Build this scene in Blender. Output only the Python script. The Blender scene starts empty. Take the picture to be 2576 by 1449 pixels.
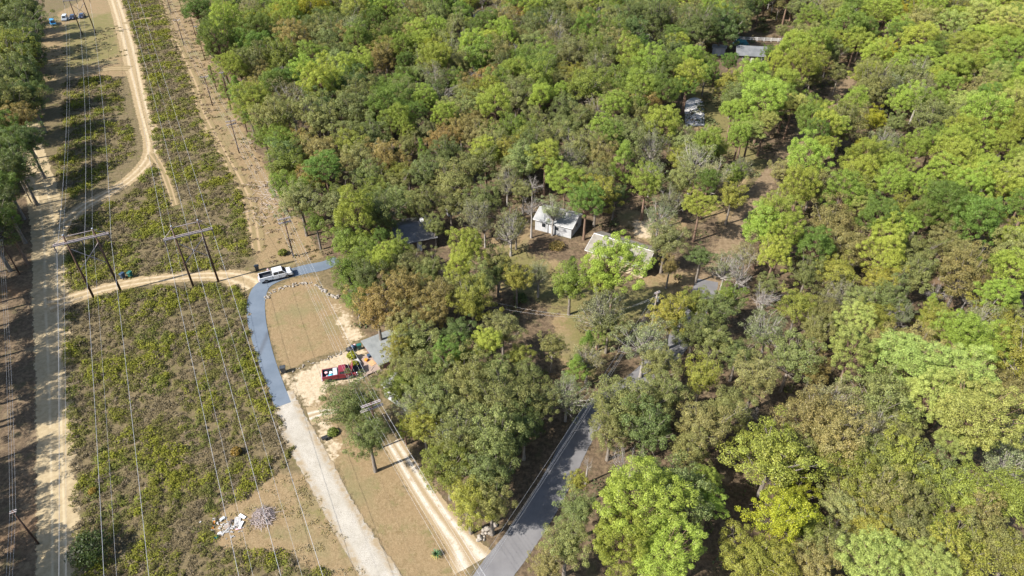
import bpy, bmesh, math, random
import numpy as np
from mathutils import Vector, Matrix
R_ = math.radians
rng = np.random.default_rng(11)
random.seed(11)

# ---------------------------------------------------------------- camera, sky, sun, exposure
SC = bpy.context.scene
COL = SC.collection
CAM_H, PITCH, FPX, DW, DH = 75.0, 37.5, 1640.0, 2576.0, 1449.0     # drone height, tilt, focal length on a 2576 x 1449 survey grid
cam = bpy.data.cameras.new('camera'); camo = bpy.data.objects.new('camera', cam); COL.objects.link(camo)
camo.location = (0, 0, CAM_H); camo.rotation_euler = (R_(90 - PITCH), 0, 0)
cam.sensor_width = 36; cam.lens = 36 * FPX / DW; cam.clip_start = 0.5; cam.clip_end = 6000
SC.camera = camo
SUN_AZ, SUN_EL = R_(28.0), R_(43.0)                                  # shadows fall towards +x, a little towards +y
w = bpy.data.worlds.new('World'); SC.world = w; w.use_nodes = True
wn = w.node_tree; bg = wn.nodes['Background']; sky = wn.nodes.new('ShaderNodeTexSky')
sky.sky_type = 'NISHITA'; sky.sun_disc = False; sky.sun_elevation = SUN_EL
sky.sun_rotation = math.atan2(-math.cos(SUN_AZ), -math.sin(SUN_AZ))
sky.altitude = 100; sky.air_density = 1.0; sky.dust_density = 1.2
wn.links.new(sky.outputs[0], bg.inputs[0]); bg.inputs[1].default_value = 0.10
sl = bpy.data.lights.new('sun', 'SUN'); slo = bpy.data.objects.new('sun', sl); COL.objects.link(slo)
sl.energy = 4.8; sl.angle = R_(0.55); sl.color = (1.0, 0.945, 0.86)
slo.rotation_euler = Vector((-math.cos(SUN_AZ) * math.cos(SUN_EL), -math.sin(SUN_AZ) * math.cos(SUN_EL), math.sin(SUN_EL))).to_track_quat('Z', 'Y').to_euler()
slo.location = (0, 0, 120)
SC.view_settings.view_transform = 'Standard'; SC.view_settings.look = 'None'
SC.view_settings.exposure = 1.28; SC.view_settings.gamma = 1
SC.render.engine = 'CYCLES'
SC.cycles.max_bounces = 6; SC.cycles.diffuse_bounces = 3; SC.cycles.transmission_bounces = 4; SC.cycles.transparent_max_bounces = 8

# ---------------------------------------------------------------- survey helpers
_p = R_(PITCH)
def at(px, py, z=0.0):
    """survey-grid point -> place on the level z"""
    dx = px - DW / 2; dy = DH / 2 - py
    d = (dx, FPX * math.cos(_p) + dy * math.sin(_p), -FPX * math.sin(_p) + dy * math.cos(_p))
    t = (z - CAM_H) / d[2]
    return Vector((d[0] * t, d[1] * t, z))
def grid_of(v):
    x, y, z = v[0], v[1], v[2] - CAM_H
    zc = y * math.cos(_p) - z * math.sin(_p); u = y * math.sin(_p) + z * math.cos(_p)
    return DW / 2 + FPX * x / zc, DH / 2 - FPX * u / zc, zc
def xy(pts, z=0.0): return np.array([[at(a, b, z).x, at(a, b, z).y] for a, b in pts])
def inpoly(P, poly):
    P = np.atleast_2d(P); x, y = P[:, 0], P[:, 1]; c = np.zeros(len(P), bool); n = len(poly); j = n - 1
    for i in range(n):
        xi, yi = poly[i]; xj, yj = poly[j]
        m = ((yi > y) != (yj > y)) & (x < (xj - xi) * (y - yi) / (yj - yi + 1e-12) + xi); c ^= m; j = i
    return c
def polydist(P, poly):
    """signed distance (positive inside)"""
    d = np.full(len(P), 1e9); n = len(poly)
    for i in range(n):
        a = np.array(poly[i]); b = np.array(poly[(i + 1) % n]); ab = b - a
        t = np.clip(((P - a) @ ab) / (ab @ ab + 1e-9), 0, 1)
        d = np.minimum(d, np.hypot(*(P - a - t[:, None] * ab).T))
    return np.where(inpoly(P, poly), d, -d)
def wav(x, y, s, seed=0):
    """cheap smooth noise, about -1..1"""
    r = np.random.default_rng(seed); v = 0
    for k in range(7):
        a = r.uniform(0, 6.28); f = r.uniform(.5, 1.9) / s
        v = v + np.sin((x * math.cos(a) + y * math.sin(a)) * f * 6.28 + r.uniform(0, 6.28) + 1.3 * np.sin((x * math.sin(a) - y * math.cos(a)) * f * 3.1 + r.uniform(0, 6)))
    return v / 3.2

# ---------------------------------------------------------------- object helpers
def tag(o, label=None, cat=None, group=None, kind=None):
    if label: o['label'] = label
    if cat: o['category'] = cat
    if group: o['group'] = group
    if kind: o['kind'] = kind
    return o
def empty(name, loc=(0, 0, 0), rz=0.0):
    o = bpy.data.objects.new(name, None); COL.objects.link(o); o.location = loc; o.rotation_euler = (0, 0, rz); o.empty_display_size = .3
    return o
def link(name, me, mat=None, parent=None, loc=None):
    o = bpy.data.objects.new(name, me); COL.objects.link(o)
    if mat is not None and not me.materials: me.materials.append(mat)
    if parent: o.parent = parent
    if loc is not None: o.location = loc
    return o
def fast_mesh(name, V, F, attrs=None, smooth=False):
    """V (n,3), F (m,k) arrays; attrs: name -> (type, per-vertex array)"""
    me = bpy.data.meshes.new(name); V = np.asarray(V, np.float32); F = np.asarray(F, np.int32); k = F.shape[1]
    me.vertices.add(len(V)); me.vertices.foreach_set('co', V.ravel())
    me.loops.add(F.size); me.loops.foreach_set('vertex_index', F.ravel())
    me.polygons.add(len(F)); me.polygons.foreach_set('loop_start', np.arange(0, F.size, k, dtype=np.int32)); me.polygons.foreach_set('loop_total', np.full(len(F), k, np.int32))
    if smooth: me.polygons.foreach_set('use_smooth', np.ones(len(F), bool))
    me.update(calc_edges=True)
    for an, (ty, arr) in (attrs or {}).items():
        a = me.attributes.new(an, ty, 'POINT'); a.data.foreach_set('color' if ty == 'FLOAT_COLOR' else 'value', np.asarray(arr, np.float32).ravel())
    return me
class MB:
    def __init__(s): s.v = []; s.f = []
    def add(s, V, F):
        o = len(s.v); s.v += [tuple(a) for a in V]; s.f += [tuple(i + o for i in f) for f in F]; return s
    def box(s, c, d, rz=0, M=None):
        x, y, z = d[0] / 2, d[1] / 2, d[2] / 2; ca, sa = math.cos(rz), math.sin(rz); V = []
        for sx, sy, sz in ((-1,-1,-1),(1,-1,-1),(1,1,-1),(-1,1,-1),(-1,-1,1),(1,-1,1),(1,1,1),(-1,1,1)):
            a, b = sx * x, sy * y; p = (c[0] + a * ca - b * sa, c[1] + a * sa + b * ca, c[2] + sz * z)
            V.append(M @ Vector(p) if M else p)
        return s.add(V, ((0,3,2,1),(4,5,6,7),(0,1,5,4),(1,2,6,5),(2,3,7,6),(3,0,4,7)))
    def tube(s, pts, rad, n=6, caps=True):
        pts = [Vector(p) for p in pts]; rad = rad if hasattr(rad, '__len__') else [rad] * len(pts); V = []; F = []
        for i, p in enumerate(pts):
            d = (pts[min(i + 1, len(pts) - 1)] - pts[max(i - 1, 0)])
            d = d.normalized() if d.length > 1e-9 else Vector((0, 0, 1))
            u = d.cross(Vector((0, 0, 1)) if abs(d.z) < .95 else Vector((1, 0, 0))).normalized(); q = d.cross(u)
            for k in range(n):
                a = 6.2832 * k / n; V.append(p + (u * math.cos(a) + q * math.sin(a)) * rad[i])
        for i in range(len(pts) - 1):
            for k in range(n): F.append((i * n + k, i * n + (k + 1) % n, (i + 1) * n + (k + 1) % n, (i + 1) * n + k))
        if caps: F.append(tuple(range(n))[::-1]); F.append(tuple((len(pts) - 1) * n + k for k in range(n)))
        return s.add(V, F)
    def prism(s, poly, y0, y1, ax='y'):
        """poly of (x,z) run along y"""
        n = len(poly); V = [(a, y0, b) for a, b in poly] + [(a, y1, b) for a, b in poly]
        F = [tuple(range(n)), tuple(range(2 * n - 1, n - 1, -1))] + [(i, i + n, (i + 1) % n + n, (i + 1) % n) for i in range(n)]
        return s.add(V, F)
    def build(s, name, mat, parent=None, bevel=0, smooth=False, loc=None, rot=None):
        me = bpy.data.meshes.new(name); me.from_pydata([tuple(v) for v in s.v], [], s.f)
        bm = bmesh.new(); bm.from_mesh(me)
        if bevel: bmesh.ops.bevel(bm, geom=[e for e in bm.edges], offset=bevel, segments=2, profile=.6, affect='EDGES', clamp_overlap=True)
        bmesh.ops.recalc_face_normals(bm, faces=bm.faces); bm.to_mesh(me); bm.free()
        if smooth: me.polygons.foreach_set('use_smooth', [True] * len(me.polygons))
        o = link(name, me, mat, parent, loc)
        if rot: o.rotation_euler = rot
        return o

# ---------------------------------------------------------------- materials
class N:
    def __init__(s, name):
        s.m = bpy.data.materials.new(name); s.m.use_nodes = True; s.t = s.m.node_tree; s.t.nodes.clear()
        s.out = s.t.nodes.new('ShaderNodeOutputMaterial')
    def n(s, ty, **kw):
        nd = s.t.nodes.new('ShaderNode' + ty)
        for k, v in kw.items():
            if k.startswith('i_'):
                key = k[2:]; key = int(key) if key.isdigit() else key
                s.set(nd.inputs[key], v)
            else: setattr(nd, k, v)
        return nd
    def set(s, sock, v):
        if isinstance(v, bpy.types.NodeSocket): s.t.links.new(v, sock)
        elif isinstance(v, tuple) and len(v) == 3 and sock.type == 'RGBA': sock.default_value = (*v, 1)
        else: sock.default_value = v
    def noise(s, scale, detail=4, rough=.6, vec=None, out=0, dist=0):
        nd = s.n('TexNoise'); nd.inputs['Scale'].default_value = scale; nd.inputs['Detail'].default_value = detail; nd.inputs['Roughness'].default_value = rough; nd.inputs['Distortion'].default_value = dist
        if vec is not None: s.set(nd.inputs['Vector'], vec)
        return nd.outputs[out]
    def math(s, op, a, b=0.0, c=0.0):
        nd = s.n('Math', operation=op); s.set(nd.inputs[0], a); s.set(nd.inputs[1], b); s.set(nd.inputs[2], c); return nd.outputs[0]
    def mr(s, v, a, b, c=0.0, d=1.0, smooth=True):
        nd = s.n('MapRange', interpolation_type='SMOOTHSTEP' if smooth else 'LINEAR'); s.set(nd.inputs['Value'], v)
        for k, q in (('From Min', a), ('From Max', b), ('To Min', c), ('To Max', d)): s.set(nd.inputs[k], q)
        return nd.outputs[0]
    def mix(s, f, a, b, mode='MIX'):
        nd = s.n('Mix', data_type='RGBA', blend_type=mode); s.set(nd.inputs[0], f); s.set(nd.inputs[6], a); s.set(nd.inputs[7], b); return nd.outputs[2]
    def pos(s, scale=None):
        g = s.n('NewGeometry').outputs['Position']
        if scale is None: return g
        mp = s.n('Mapping'); s.set(mp.inputs['Vector'], g); mp.inputs['Scale'].default_value = scale; return mp.outputs[0]
    def bsdf(s, col, rough=.8, spec=.25, metal=0.0, bump=None, bs=.3, bd=.05, **kw):
        b = s.n('BsdfPrincipled'); s.set(b.inputs['Base Color'], col); s.set(b.inputs['Roughness'], rough); s.set(b.inputs['Specular IOR Level'], spec); s.set(b.inputs['Metallic'], metal)
        for k, v in kw.items(): s.set(b.inputs[k], v)
        if bump is not None:
            bp = s.n('Bump'); s.set(bp.inputs['Height'], bump); bp.inputs['Strength'].default_value = bs; bp.inputs['Distance'].default_value = bd; s.t.links.new(bp.outputs[0], b.inputs['Normal'])
        return b.outputs[0]
    def end(s, sh): s.t.links.new(sh, s.out.inputs[0]); return s.m
def plain(name, col, rough=.7, spec=.3, metal=0.0, var=.25, scale=2.0, **kw):
    """solid stuff with a little dirt and wear"""
    m = N(name); f = m.noise(scale, 5, .65); c = m.mix(m.mr(f, .3, .7), tuple(c * (1 - var) for c in col), tuple(min(1, c * (1 + var * .6)) for c in col))
    return m.end(m.bsdf(c, rough, spec, metal, bump=f, bs=.12, bd=.01, **kw))

def leaf_mat(name, warm=.5, transl=.35, contrast=.9):
    m = N(name); oc = m.n('ObjectInfo'); lv = m.n('Attribute', attribute_name='lv').outputs['Fac']; cl = m.n('Attribute', attribute_name='cl').outputs['Fac']
    col = oc.outputs['Color']
    c = m.mix(m.math('MULTIPLY', cl, warm), col, m.mix(1.0, col, (1.28, .96, .8), 'MULTIPLY'))
    k = m.math('ADD', m.math('MULTIPLY', lv, contrast), 1 - contrast / 2)
    kc = m.n('CombineColor'); [m.set(kc.inputs[i], k) for i in range(3)]
    c = m.mix(1.0, c, kc.outputs[0], 'MULTIPLY')
    b = m.bsdf(c, .5, .3)
    t = m.n('BsdfTranslucent'); m.set(t.inputs[0], m.mix(1.0, c, (1.15, 1.1, .6), 'MULTIPLY'))
    x = m.n('MixShader'); x.inputs[0].default_value = transl; m.t.links.new(b, x.inputs[1]); m.t.links.new(t.outputs[0], x.inputs[2])
    return m.end(x.outputs[0])
def bark_mat(name, a, b):
    m = N(name); f = m.noise(3.0, 6, .7, m.pos((2, 2, .35))); return m.end(m.bsdf(m.mix(m.mr(f, .3, .7), a, b), .9, .15, bump=f, bs=.6, bd=.05))
MAT = {}
MAT['needle'] = leaf_mat('pine_needles', .25, .3, .7)
MAT['leaf'] = leaf_mat('broad_leaves', .4, .35, 1.0)
MAT['bark_pine'] = bark_mat('pine_bark', (.10, .065, .045), (.22, .15, .11))
MAT['bark_oak'] = bark_mat('oak_bark', (.09, .075, .06), (.24, .21, .18))
MAT['bark_grey'] = bark_mat('weathered_bark', (.17, .155, .14), (.34, .31, .285))
MAT['pole'] = bark_mat('creosote_pole', (.045, .028, .022), (.12, .075, .055))
MAT['pole_grey'] = bark_mat('weathered_pole', (.16, .13, .11), (.30, .26, .22))
MAT['arm'] = bark_mat('weathered_timber', (.22, .18, .17), (.42, .36, .35))
MAT['wire'] = plain('aluminium_wire', (.42, .42, .43), .5, .4, .3, .1)
MAT['insul'] = plain('insulator', (.07, .05, .05), .3, .5)
MAT['galv'] = plain('galvanised', (.55, .57, .6), .4, .5, .6)

# brush, col comes from the clump
m = N('brush_leaves'); c = m.n('Attribute', attribute_name='col').outputs['Color']
b = m.bsdf(c, .7, .2); t = m.n('BsdfTranslucent'); m.set(t.inputs[0], c); x = m.n('MixShader'); x.inputs[0].default_value = .25
m.t.links.new(b, x.inputs[1]); m.t.links.new(t.outputs[0], x.inputs[2]); MAT['brush'] = m.end(x.outputs[0])

# ground: five kinds of natural surface, weighted by where they lie
m = N('ground'); P = m.pos()
za = m.n('Attribute', attribute_name='za'); sp = m.n('SeparateColor'); m.set(sp.inputs[0], za.outputs['Color'])
n1 = m.noise(.35, 6, .65, P); n2 = m.noise(1.6, 6, .7, P); n3 = m.noise(7.0, 4, .7, P); big = m.noise(.07, 4, .6, P)
jit = m.math('ADD', m.math('MULTIPLY', m.math('SUBTRACT', n1, .5), 1.1), m.math('MULTIPLY', m.math('SUBTRACT', n2, .5), .7))
base = m.mix(m.mr(n2, .3, .7), (.082, .066, .034), (.155, .120, .068)); base = m.mix(m.mr(n1, .5, .72), base, (.095, .09, .03))
def lay(prev, ch, col): return m.mix(m.mr(m.math('ADD', sp.outputs[ch], jit), .38, .62), prev, col)
n4 = m.noise(2.3, 7, .8, P, dist=1.2)
lawn = m.mix(m.mr(n4, .36, .64), (.135, .096, .048), (.235, .175, .10)); lawn = m.mix(m.mr(n2, .58, .74, 0, .6), lawn, (.29, .225, .14)); lawn = m.mix(m.mr(n2, .42, .28, 0, .6), lawn, (.115, .085, .042)); lawn = m.mix(m.mr(n1, .35, .7, 0, .6), lawn, (.20, .14, .078)); lawn = m.mix(m.mr(n3, .55, .75, 0, .5), lawn, (.26, .205, .13)); lawn = m.mix(m.mr(n1, .46, .30, 0, .7), lawn, (.13, .118, .05)); lawn = m.mix(m.mr(big, .52, .66, 0, .65), lawn, (.14, .128, .062))
lit = m.mix(m.mr(n2, .35, .68), (.066, .048, .031), (.145, .104, .066)); lit = m.mix(m.mr(n1, .52, .7), lit, (.185, .14, .085)); lit = m.mix(m.mr(big, .58, .72, 0, .5), lit, (.165, .095, .052)); lit = m.mix(m.mr(n1, .48, .34, 0, .5), lit, (.08, .078, .036)); lit = m.mix(m.mr(n3, .62, .80, 0, .7), lit, (.25, .19, .13))
grn = m.mix(m.mr(n2, .3, .7), (0.102, 0.0986, 0.034), (0.163, 0.136, 0.0612)); pale = m.mix(m.mr(n2, .3, .7), (0.286, 0.224, 0.143), (0.408, 0.34, 0.245)); pale = m.mix(m.mr(n3, .6, .75, 0, .4), pale, (0.204, 0.15, 0.0884))
c = lay(base, 2, lit); c = lay(c, 0, lawn); 
al = za.outputs['Alpha']
c = m.mix(m.mr(m.math('ADD', al, jit), .38, .62), c, grn); c = lay(c, 1, pale)
MAT['ground'] = m.end(m.bsdf(c, .95, .1, bump=m.math('ADD', n2, m.math('MULTIPLY', n3, .6)), bs=.7, bd=.12))

def strip_mat(name, colour, feather, rough=.9, spec=.15, fs=1.2, bd=.04):
    """ribbon surface: 'edge' runs 0 at the rim to 1 inside, 'u' across"""
    m = N(name); P = m.pos(); e = m.n('Attribute', attribute_name='edge').outputs['Fac']; u = m.n('Attribute', attribute_name='u').outputs['Fac']
    n1 = m.noise(fs, 5, .7, P); n2 = m.noise(.3, 5, .6, P); n3 = m.noise(9.0, 4, .7, P)
    c = colour(m, u, n1, n2, n3)
    a = m.mr(m.math('ADD', e, m.math('MULTIPLY', m.math('SUBTRACT', n1, .5), feather)), .36, .60)
    b = m.bsdf(c, rough, spec, bump=m.math('ADD', n1, n3), bs=.4, bd=bd); tr = m.n('BsdfTransparent'); x = m.n('MixShader'); m.set(x.inputs[0], a)
    m.t.links.new(tr.outputs[0], x.inputs[1]); m.t.links.new(b, x.inputs[2]); return m.end(x.outputs[0])
def ruts(m, u, at_, wid): return m.mr(m.math('ABSOLUTE', m.math('SUBTRACT', m.math('ABSOLUTE', u), at_)), wid, 0.0)
MAT['sand'] = strip_mat('sandy_road', lambda m, u, a, b, c: m.mix(m.math('MULTIPLY', ruts(m, u, .42, .16), m.mr(b, .3, .6)), m.mix(m.mr(a, .3, .7), (.245, .188, .108), (.325, .26, .158)), (.37, .305, .20)), .9)
MAT['track'] = strip_mat('dirt_track', lambda m, u, a, b, c: m.mix(m.math('MULTIPLY', ruts(m, u, .5, .35), m.mr(a, .2, .6)), m.mix(m.mr(a, .3, .7), (0.204, 0.15, 0.0782), (0.286, 0.218, 0.129)), (0.381, 0.306, 0.204)), 1.2)
MAT['faint'] = strip_mat('faint_track', lambda m, u, a, b, c: m.mix(ruts(m, u, .55, .35), (0.177, 0.136, 0.068), m.mix(a, (0.231, 0.163, 0.0884), (0.326, 0.245, 0.15))), 2.2)
MAT['gravel'] = strip_mat('white_gravel', lambda m, u, a, b, c: m.mix(m.math('MULTIPLY', m.mr(m.math('ABSOLUTE', u), .45, 1.0), m.mr(a, .35, .6)), m.mix(m.mr(c, .35, .7), m.mix(m.mr(a, .3, .7), (.205, .185, .15), (.29, .268, .225)), m.mix(m.mr(b, .4, .6), (.33, .305, .262), (.385, .36, .32))), (.23, .18, .115)), 1.1, fs=.9)
MAT['drive2'] = strip_mat('worn_gravel', lambda m, u, a, b, c: m.mix(m.math('MULTIPLY', ruts(m, u, .5, .45), m.mr(a, .25, .55)), m.mix(m.mr(c, .3, .7), (0.204, 0.15, 0.0816), (0.286, 0.224, 0.143)), m.mix(m.mr(c, .35, .7), (0.354, 0.313, 0.252), (0.49, 0.456, 0.394))), 1.3)
MAT['asph_blue'] = strip_mat('sealed_asphalt', lambda m, u, a, b, c: m.mix(m.mr(m.n('TexVoronoi', feature='DISTANCE_TO_EDGE', i_Scale=.45).outputs['Distance'], .012, 0.0, 0, .45), m.mix(m.mr(c, .66, .80, 0, .55), m.mix(m.mr(a, .62, .8, 0, .35), m.mix(m.mr(b, .3, .7), (.085, .108, .138), (.11, .135, .168)), (0.163, 0.177, 0.19)), (.17, .13, .085)), (.045, .045, .05)), .12, .75, .3, bd=.008)
MAT['asph'] = strip_mat('old_asphalt', lambda m, u, a, b, c: m.mix(m.mr(m.n('TexVoronoi', feature='DISTANCE_TO_EDGE', i_Scale=.45).outputs['Distance'], .012, 0.0, 0, .45), m.mix(m.mr(c, .66, .80, 0, .55), m.mix(m.mr(a, .6, .8, 0, .4), m.mix(m.mr(b, .3, .7), (.115, .112, .115), (.15, .146, .148)), (0.15, 0.143, 0.136)), (.17, .13, .085)), (.045, .045, .05)), .2, .85, .25, bd=.008)
MAT['lane'] = strip_mat('leafy_lane', lambda m, u, a, b, c: m.mix(m.mr(a, .3, .7), (.12, .085, .05), m.mix(m.mr(c, .3, .7), (.16, .115, .07), (.25, .19, .12))), 2.0)

# ================================================================ the ground
def spans(*seg):
    out = []
    for a, b, s in seg: out += list(np.arange(a, b, s))
    return np.array(sorted(set(np.round(out, 3))))
gx = spans((-2500, -320, 220), (-320, -90, 2.4), (-90, 90, .8), (90, 300, 2.4), (300, 2600, 220))
gy = spans((-600, 0, 60), (0, 28, 4), (28, 130, .8), (130, 330, 2.0), (330, 460, 12), (460, 3400, 240))
GX, GY = np.meshgrid(gx, gy); GP = np.stack([GX.ravel(), GY.ravel()], 1)
Z = dict(
  lawn=[[(668,748),(668,800),(680,850),(700,900),(722,935),(770,905),(850,885),(910,848),(885,790),(845,735),(790,705),(830,692),(835,686),(740,700),(700,716)],
        [(800,1090),(820,1050),(870,1095),(980,1140),(1030,1240),(1190,1390),(1180,1449),(1150,1500),(1030,1500),(930,1330),(850,1190)],
        [(640,1240),(700,1185),(760,1195),(850,1320),(930,1449),(960,1520),(880,1500),(830,1449),(700,1390),(560,1380),(530,1330),(560,1280)],
        [(400,-40),(470,-40),(545,185),(625,345),(705,480),(795,620),(812,648),(650,682),(640,600),(600,450),(540,350),(500,260),(440,130)],
        [(225,-10),(292,-20),(340,150),(335,190),(150,212),(115,150),(105,100),(150,30)],
        [(1230,600),(1330,560),(1330,640),(1250,650)],[(1550,530),(1660,525),(1770,590),(1650,620),(1560,580)],[(1610,690),(1750,685),(1740,735),(1640,745)],[(1230,690),(1400,650),(1430,700),(1260,735)],[(1390,800),(1490,750),(1470,1000),(1410,960)],[(1800,540),(1880,480),(1900,540),(1820,600)],[(1730,300),(1800,300),(1830,350),(1760,340)],[(820,960),(760,1000),(795,1050),(830,1040),(830,985)]],
  pale=[[(735,945),(790,915),(905,868),(945,905),(900,960),(835,965),(800,1020),(772,1020),(742,985)],[(700,930),(720,925),(745,985),(735,1010)],
        [(1590,560),(1650,545),(1640,600),(1600,600)],[(800,1060),(830,1075),(850,1120),(830,1180),(805,1110)],
        [(838,765),(872,790),(910,850),(880,872),(862,825)]],
  litter=[[(470,-60),(2700,-60),(2800,1600),(1290,1500),(1215,1360),(1100,1250),(1040,1130),(1000,1000),(960,880),(905,820),(850,720),(810,640),(740,540),(680,400),(600,250),(530,110)],
          [(-400,-60),(110,-60),(112,200),(100,350),(130,480),(100,640),(95,900),(105,1300),(100,1550),(-600,1550)],
          [(560,240),(640,340),(720,480),(745,560),(690,560),(640,460),(590,360)]],
  green=[[(1230,640),(1300,600),(1420,660),(1500,700),(1640,700),(1740,720),(1690,760),(1560,900),(1480,1010),(1410,960),(1390,800),(1240,730)],
         [(1770,180),(1850,190),(1880,330),(1960,420),(1900,600),(1830,560),(1860,440),(1740,330),(1700,220)],
         [(540,160),(600,280),(560,300),(500,200)],[(150,60),(300,20),(320,140),(140,190)],[(700,1190),(760,1200),(850,1330),(800,1350),(720,1260)]])
def zone(ps, soft):
    v = np.zeros(len(GP))
    for poly in ps:
        W = xy(poly); lo, hi = W.min(0) - 12, W.max(0) + 12
        k = np.where((GP > lo).all(1) & (GP < hi).all(1))[0]
        if len(k): v[k] = np.maximum(v[k], np.clip(.5 + polydist(GP[k], W) / (2 * soft), 0, 1))
    return v
zl, zp, zt, zg = zone(Z['lawn'], 1.6), zone(Z['pale'], 2.0), zone(Z['litter'], 2.2), zone(Z['green'], 4.0)
zt = np.where((np.abs(GP[:, 0]) > 260) | (GP[:, 1] > 325), 1.0, zt)
gz = -.03 + .02 * wav(GP[:, 0], GP[:, 1], 9, 5)
nx, ny = len(gx), len(gy)
ii = (np.arange(ny - 1)[:, None] * nx + np.arange(nx - 1)[None]).ravel()
gme = fast_mesh('ground', np.column_stack([GP, gz]), np.stack([ii, ii + 1, ii + nx + 1, ii + nx], 1), {'za': ('FLOAT_COLOR', np.stack([zl, zp * .95, zt, zg * .62], 1))}, True)
tag(link('ground', gme, MAT['ground']), 'rough ground of dry grass, leaf litter and bare soil', kind='structure')

# ---------------------------------------------------------------- roads, tracks and drives
def spline(pts, n=10):
    pts = [np.array(p, float) for p in pts]; q = [2 * pts[0] - pts[1]] + pts + [2 * pts[-1] - pts[-2]]; out = []
    for i in range(1, len(q) - 2):
        for t in np.linspace(0, 1, n, endpoint=False):
            out.append(.5 * (2 * q[i] + (q[i + 1] - q[i - 1]) * t + (2 * q[i - 1] - 5 * q[i] + 4 * q[i + 1] - q[i + 2]) * t * t + (3 * q[i] - q[i - 1] - 3 * q[i + 1] + q[i + 2]) * t ** 3))
    out.append(pts[-1]); return np.array(out)
def ribbon(name, pts, mat, z, rim=.8, label=None, ends=True):
    """pts: (gx, gy, half width in metres)"""
    S = spline([(*at(a, b)[:2], h) for a, b, h in pts]); T = np.gradient(S[:, :2], axis=0); T /= np.linalg.norm(T, axis=1)[:, None] + 1e-9
    Nn = np.stack([T[:, 1], -T[:, 0]], 1); us = np.array([-1.0, -.99, -.66, -.33, 0, .33, .66, .99, 1.0]); V = []; E = []; U = []
    for i in range(len(S)):
        h = S[i, 2]; jl, jr = (.18 * rim * wav(np.array(i * 1.7), np.array(0.), 5, 3), .18 * rim * wav(np.array(i * 1.7), np.array(40.), 5, 4))
        for k, u in enumerate(us):
            d = u * h
            if k == 0: d = -h - rim + jl
            if k == 8: d = h + rim + jr
            V.append((*(S[i, :2] + Nn[i] * d), z)); E.append(0 if k in (0, 8) or (ends and i in (0, len(S) - 1)) else 1); U.append(u)
    n = len(us); F = [(i * n + k, i * n + k + 1, (i + 1) * n + k + 1, (i + 1) * n + k) for i in range(len(S) - 1) for k in range(n - 1)]
    o = link(name, fast_mesh(name, V, F, {'edge': ('FLOAT', E), 'u': ('FLOAT', U)}), mat); tag(o, label, kind='structure'); return o
ribbon('dirt_road', [(148,1600,1.6),(148,1449,1.6),(146,1300,1.6),(142,1150,1.65),(138,1000,1.75),(133,850,2.0),(128,740,2.3),(126,640,2.3),(120,560,2.5),(107,490,2.5),(88,425,2.4),(75,360,2.0),(72,300,1.8)], MAT['sand'], .004, 1.6, 'pale sandy road between tall trees and the brush')
ribbon('dirt_track', [(120,770,2.2),(175,752,1.7),(235,733,1.5),(300,717,1.4),(370,705,1.35),(440,698,1.3),(510,693,1.35),(570,694,1.7),(612,705,2.4),(640,722,2.2)], MAT['track'], .008, .8, 'pale dirt track crossing the brush to the asphalt drive')
ribbon('dirt_track', [(150,580,1.6),(200,527,1.6),(250,498,1.5),(300,470,1.5),(345,435,1.5),(374,400,1.6),(384,365,1.8),(374,320,1.7),(360,270,1.7),(348,220,1.8),(336,170,2.2),(322,110,2.4),(305,50,2.4),(286,-10,2.4),(262,-90,2.4)], MAT['track'], .008, 1.0, 'curving pale dirt track up through the power line clearing')
ribbon('dirt_track', [(382,385,1.1),(405,420,.9),(425,470,.8),(440,520,.7)], MAT['faint'], .012, .8, 'short faint wheel track in the brush')
ribbon('dirt_track', [(120,205,1),(180,190,1.4),(240,178,1.5),(290,172,1.6),(330,172,1.8)], MAT['faint'], .012, 1.2, 'faint mown track branching to the shaded edge')
ribbon('dirt_track', [(398,-40,1.6),(420,60,1.4),(455,140,1.3),(490,220,1.3),(505,280,1.3),(540,350,1.3),(580,420,1.2),(615,490,1.2),(635,560,1.2),(645,640,1.2)], MAT['faint'], .008, 1.2, 'faint wheel track beside the row of utility poles')
ribbon('dirt_track', [(310,60,1.0),(340,52,1.0),(390,42,1.0)], MAT['faint'], .012, .8, 'faint cross track through the brush far up the clearing')
ribbon('gravel_drive', [(712,985,1.0),(724,1030,1.4),(744,1080,1.7),(778,1140,1.65),(814,1205,1.55),(857,1285,1.5),(907,1370,1.5),(958,1449,1.55),(1012,1540,1.6)], MAT['gravel'], .008, .9, 'bright white gravel drive leading to the asphalt')
ribbon('gravel_drive', [(775,1048,1.2),(800,1040,.9),(825,1036,.7),(850,1035,.4)], MAT['drive2'], .0065, 1.6, 'short gravel spur beside the dark oak')
ribbon('gravel_drive', [(985,1110,1.0),(1010,1150,1.1),(1045,1205,1.25),(1085,1265,1.3),(1130,1325,1.4),(1160,1365,1.6),(1180,1400,2.2),(1192,1420,2.6)], MAT['drive2'], .008, .6, 'worn two-rut gravel drive joining the paved road')
ribbon('asphalt_drive', [(850,653,1.15),(815,668,1.5),(775,676,1.5),(735,686,1.45),(695,699,1.4),(660,720,1.45),(645,755,1.55),(645,800,1.5),(655,850,1.35),(670,905,1.25),(690,960,1.15),(712,1019,1.15)], MAT['asph_blue'], .018, .12, 'curved blue-grey asphalt drive with a square end', ends=False)
ribbon('paved_road', [(1195,1530,1.9),(1240,1449,1.9),(1300,1370,1.85),(1355,1290,1.8),(1405,1200,1.8),(1445,1120,1.8),(1480,1060,1.8),(1530,1010,1.8),(1600,965,1.8),(1660,910,1.8),(1720,840,1.8),(1755,770,1.8),(1775,722,1.9),(1778,705,1.9)], MAT['asph'], .014, .4, 'grey paved road running between the trees', ends=False)
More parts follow.
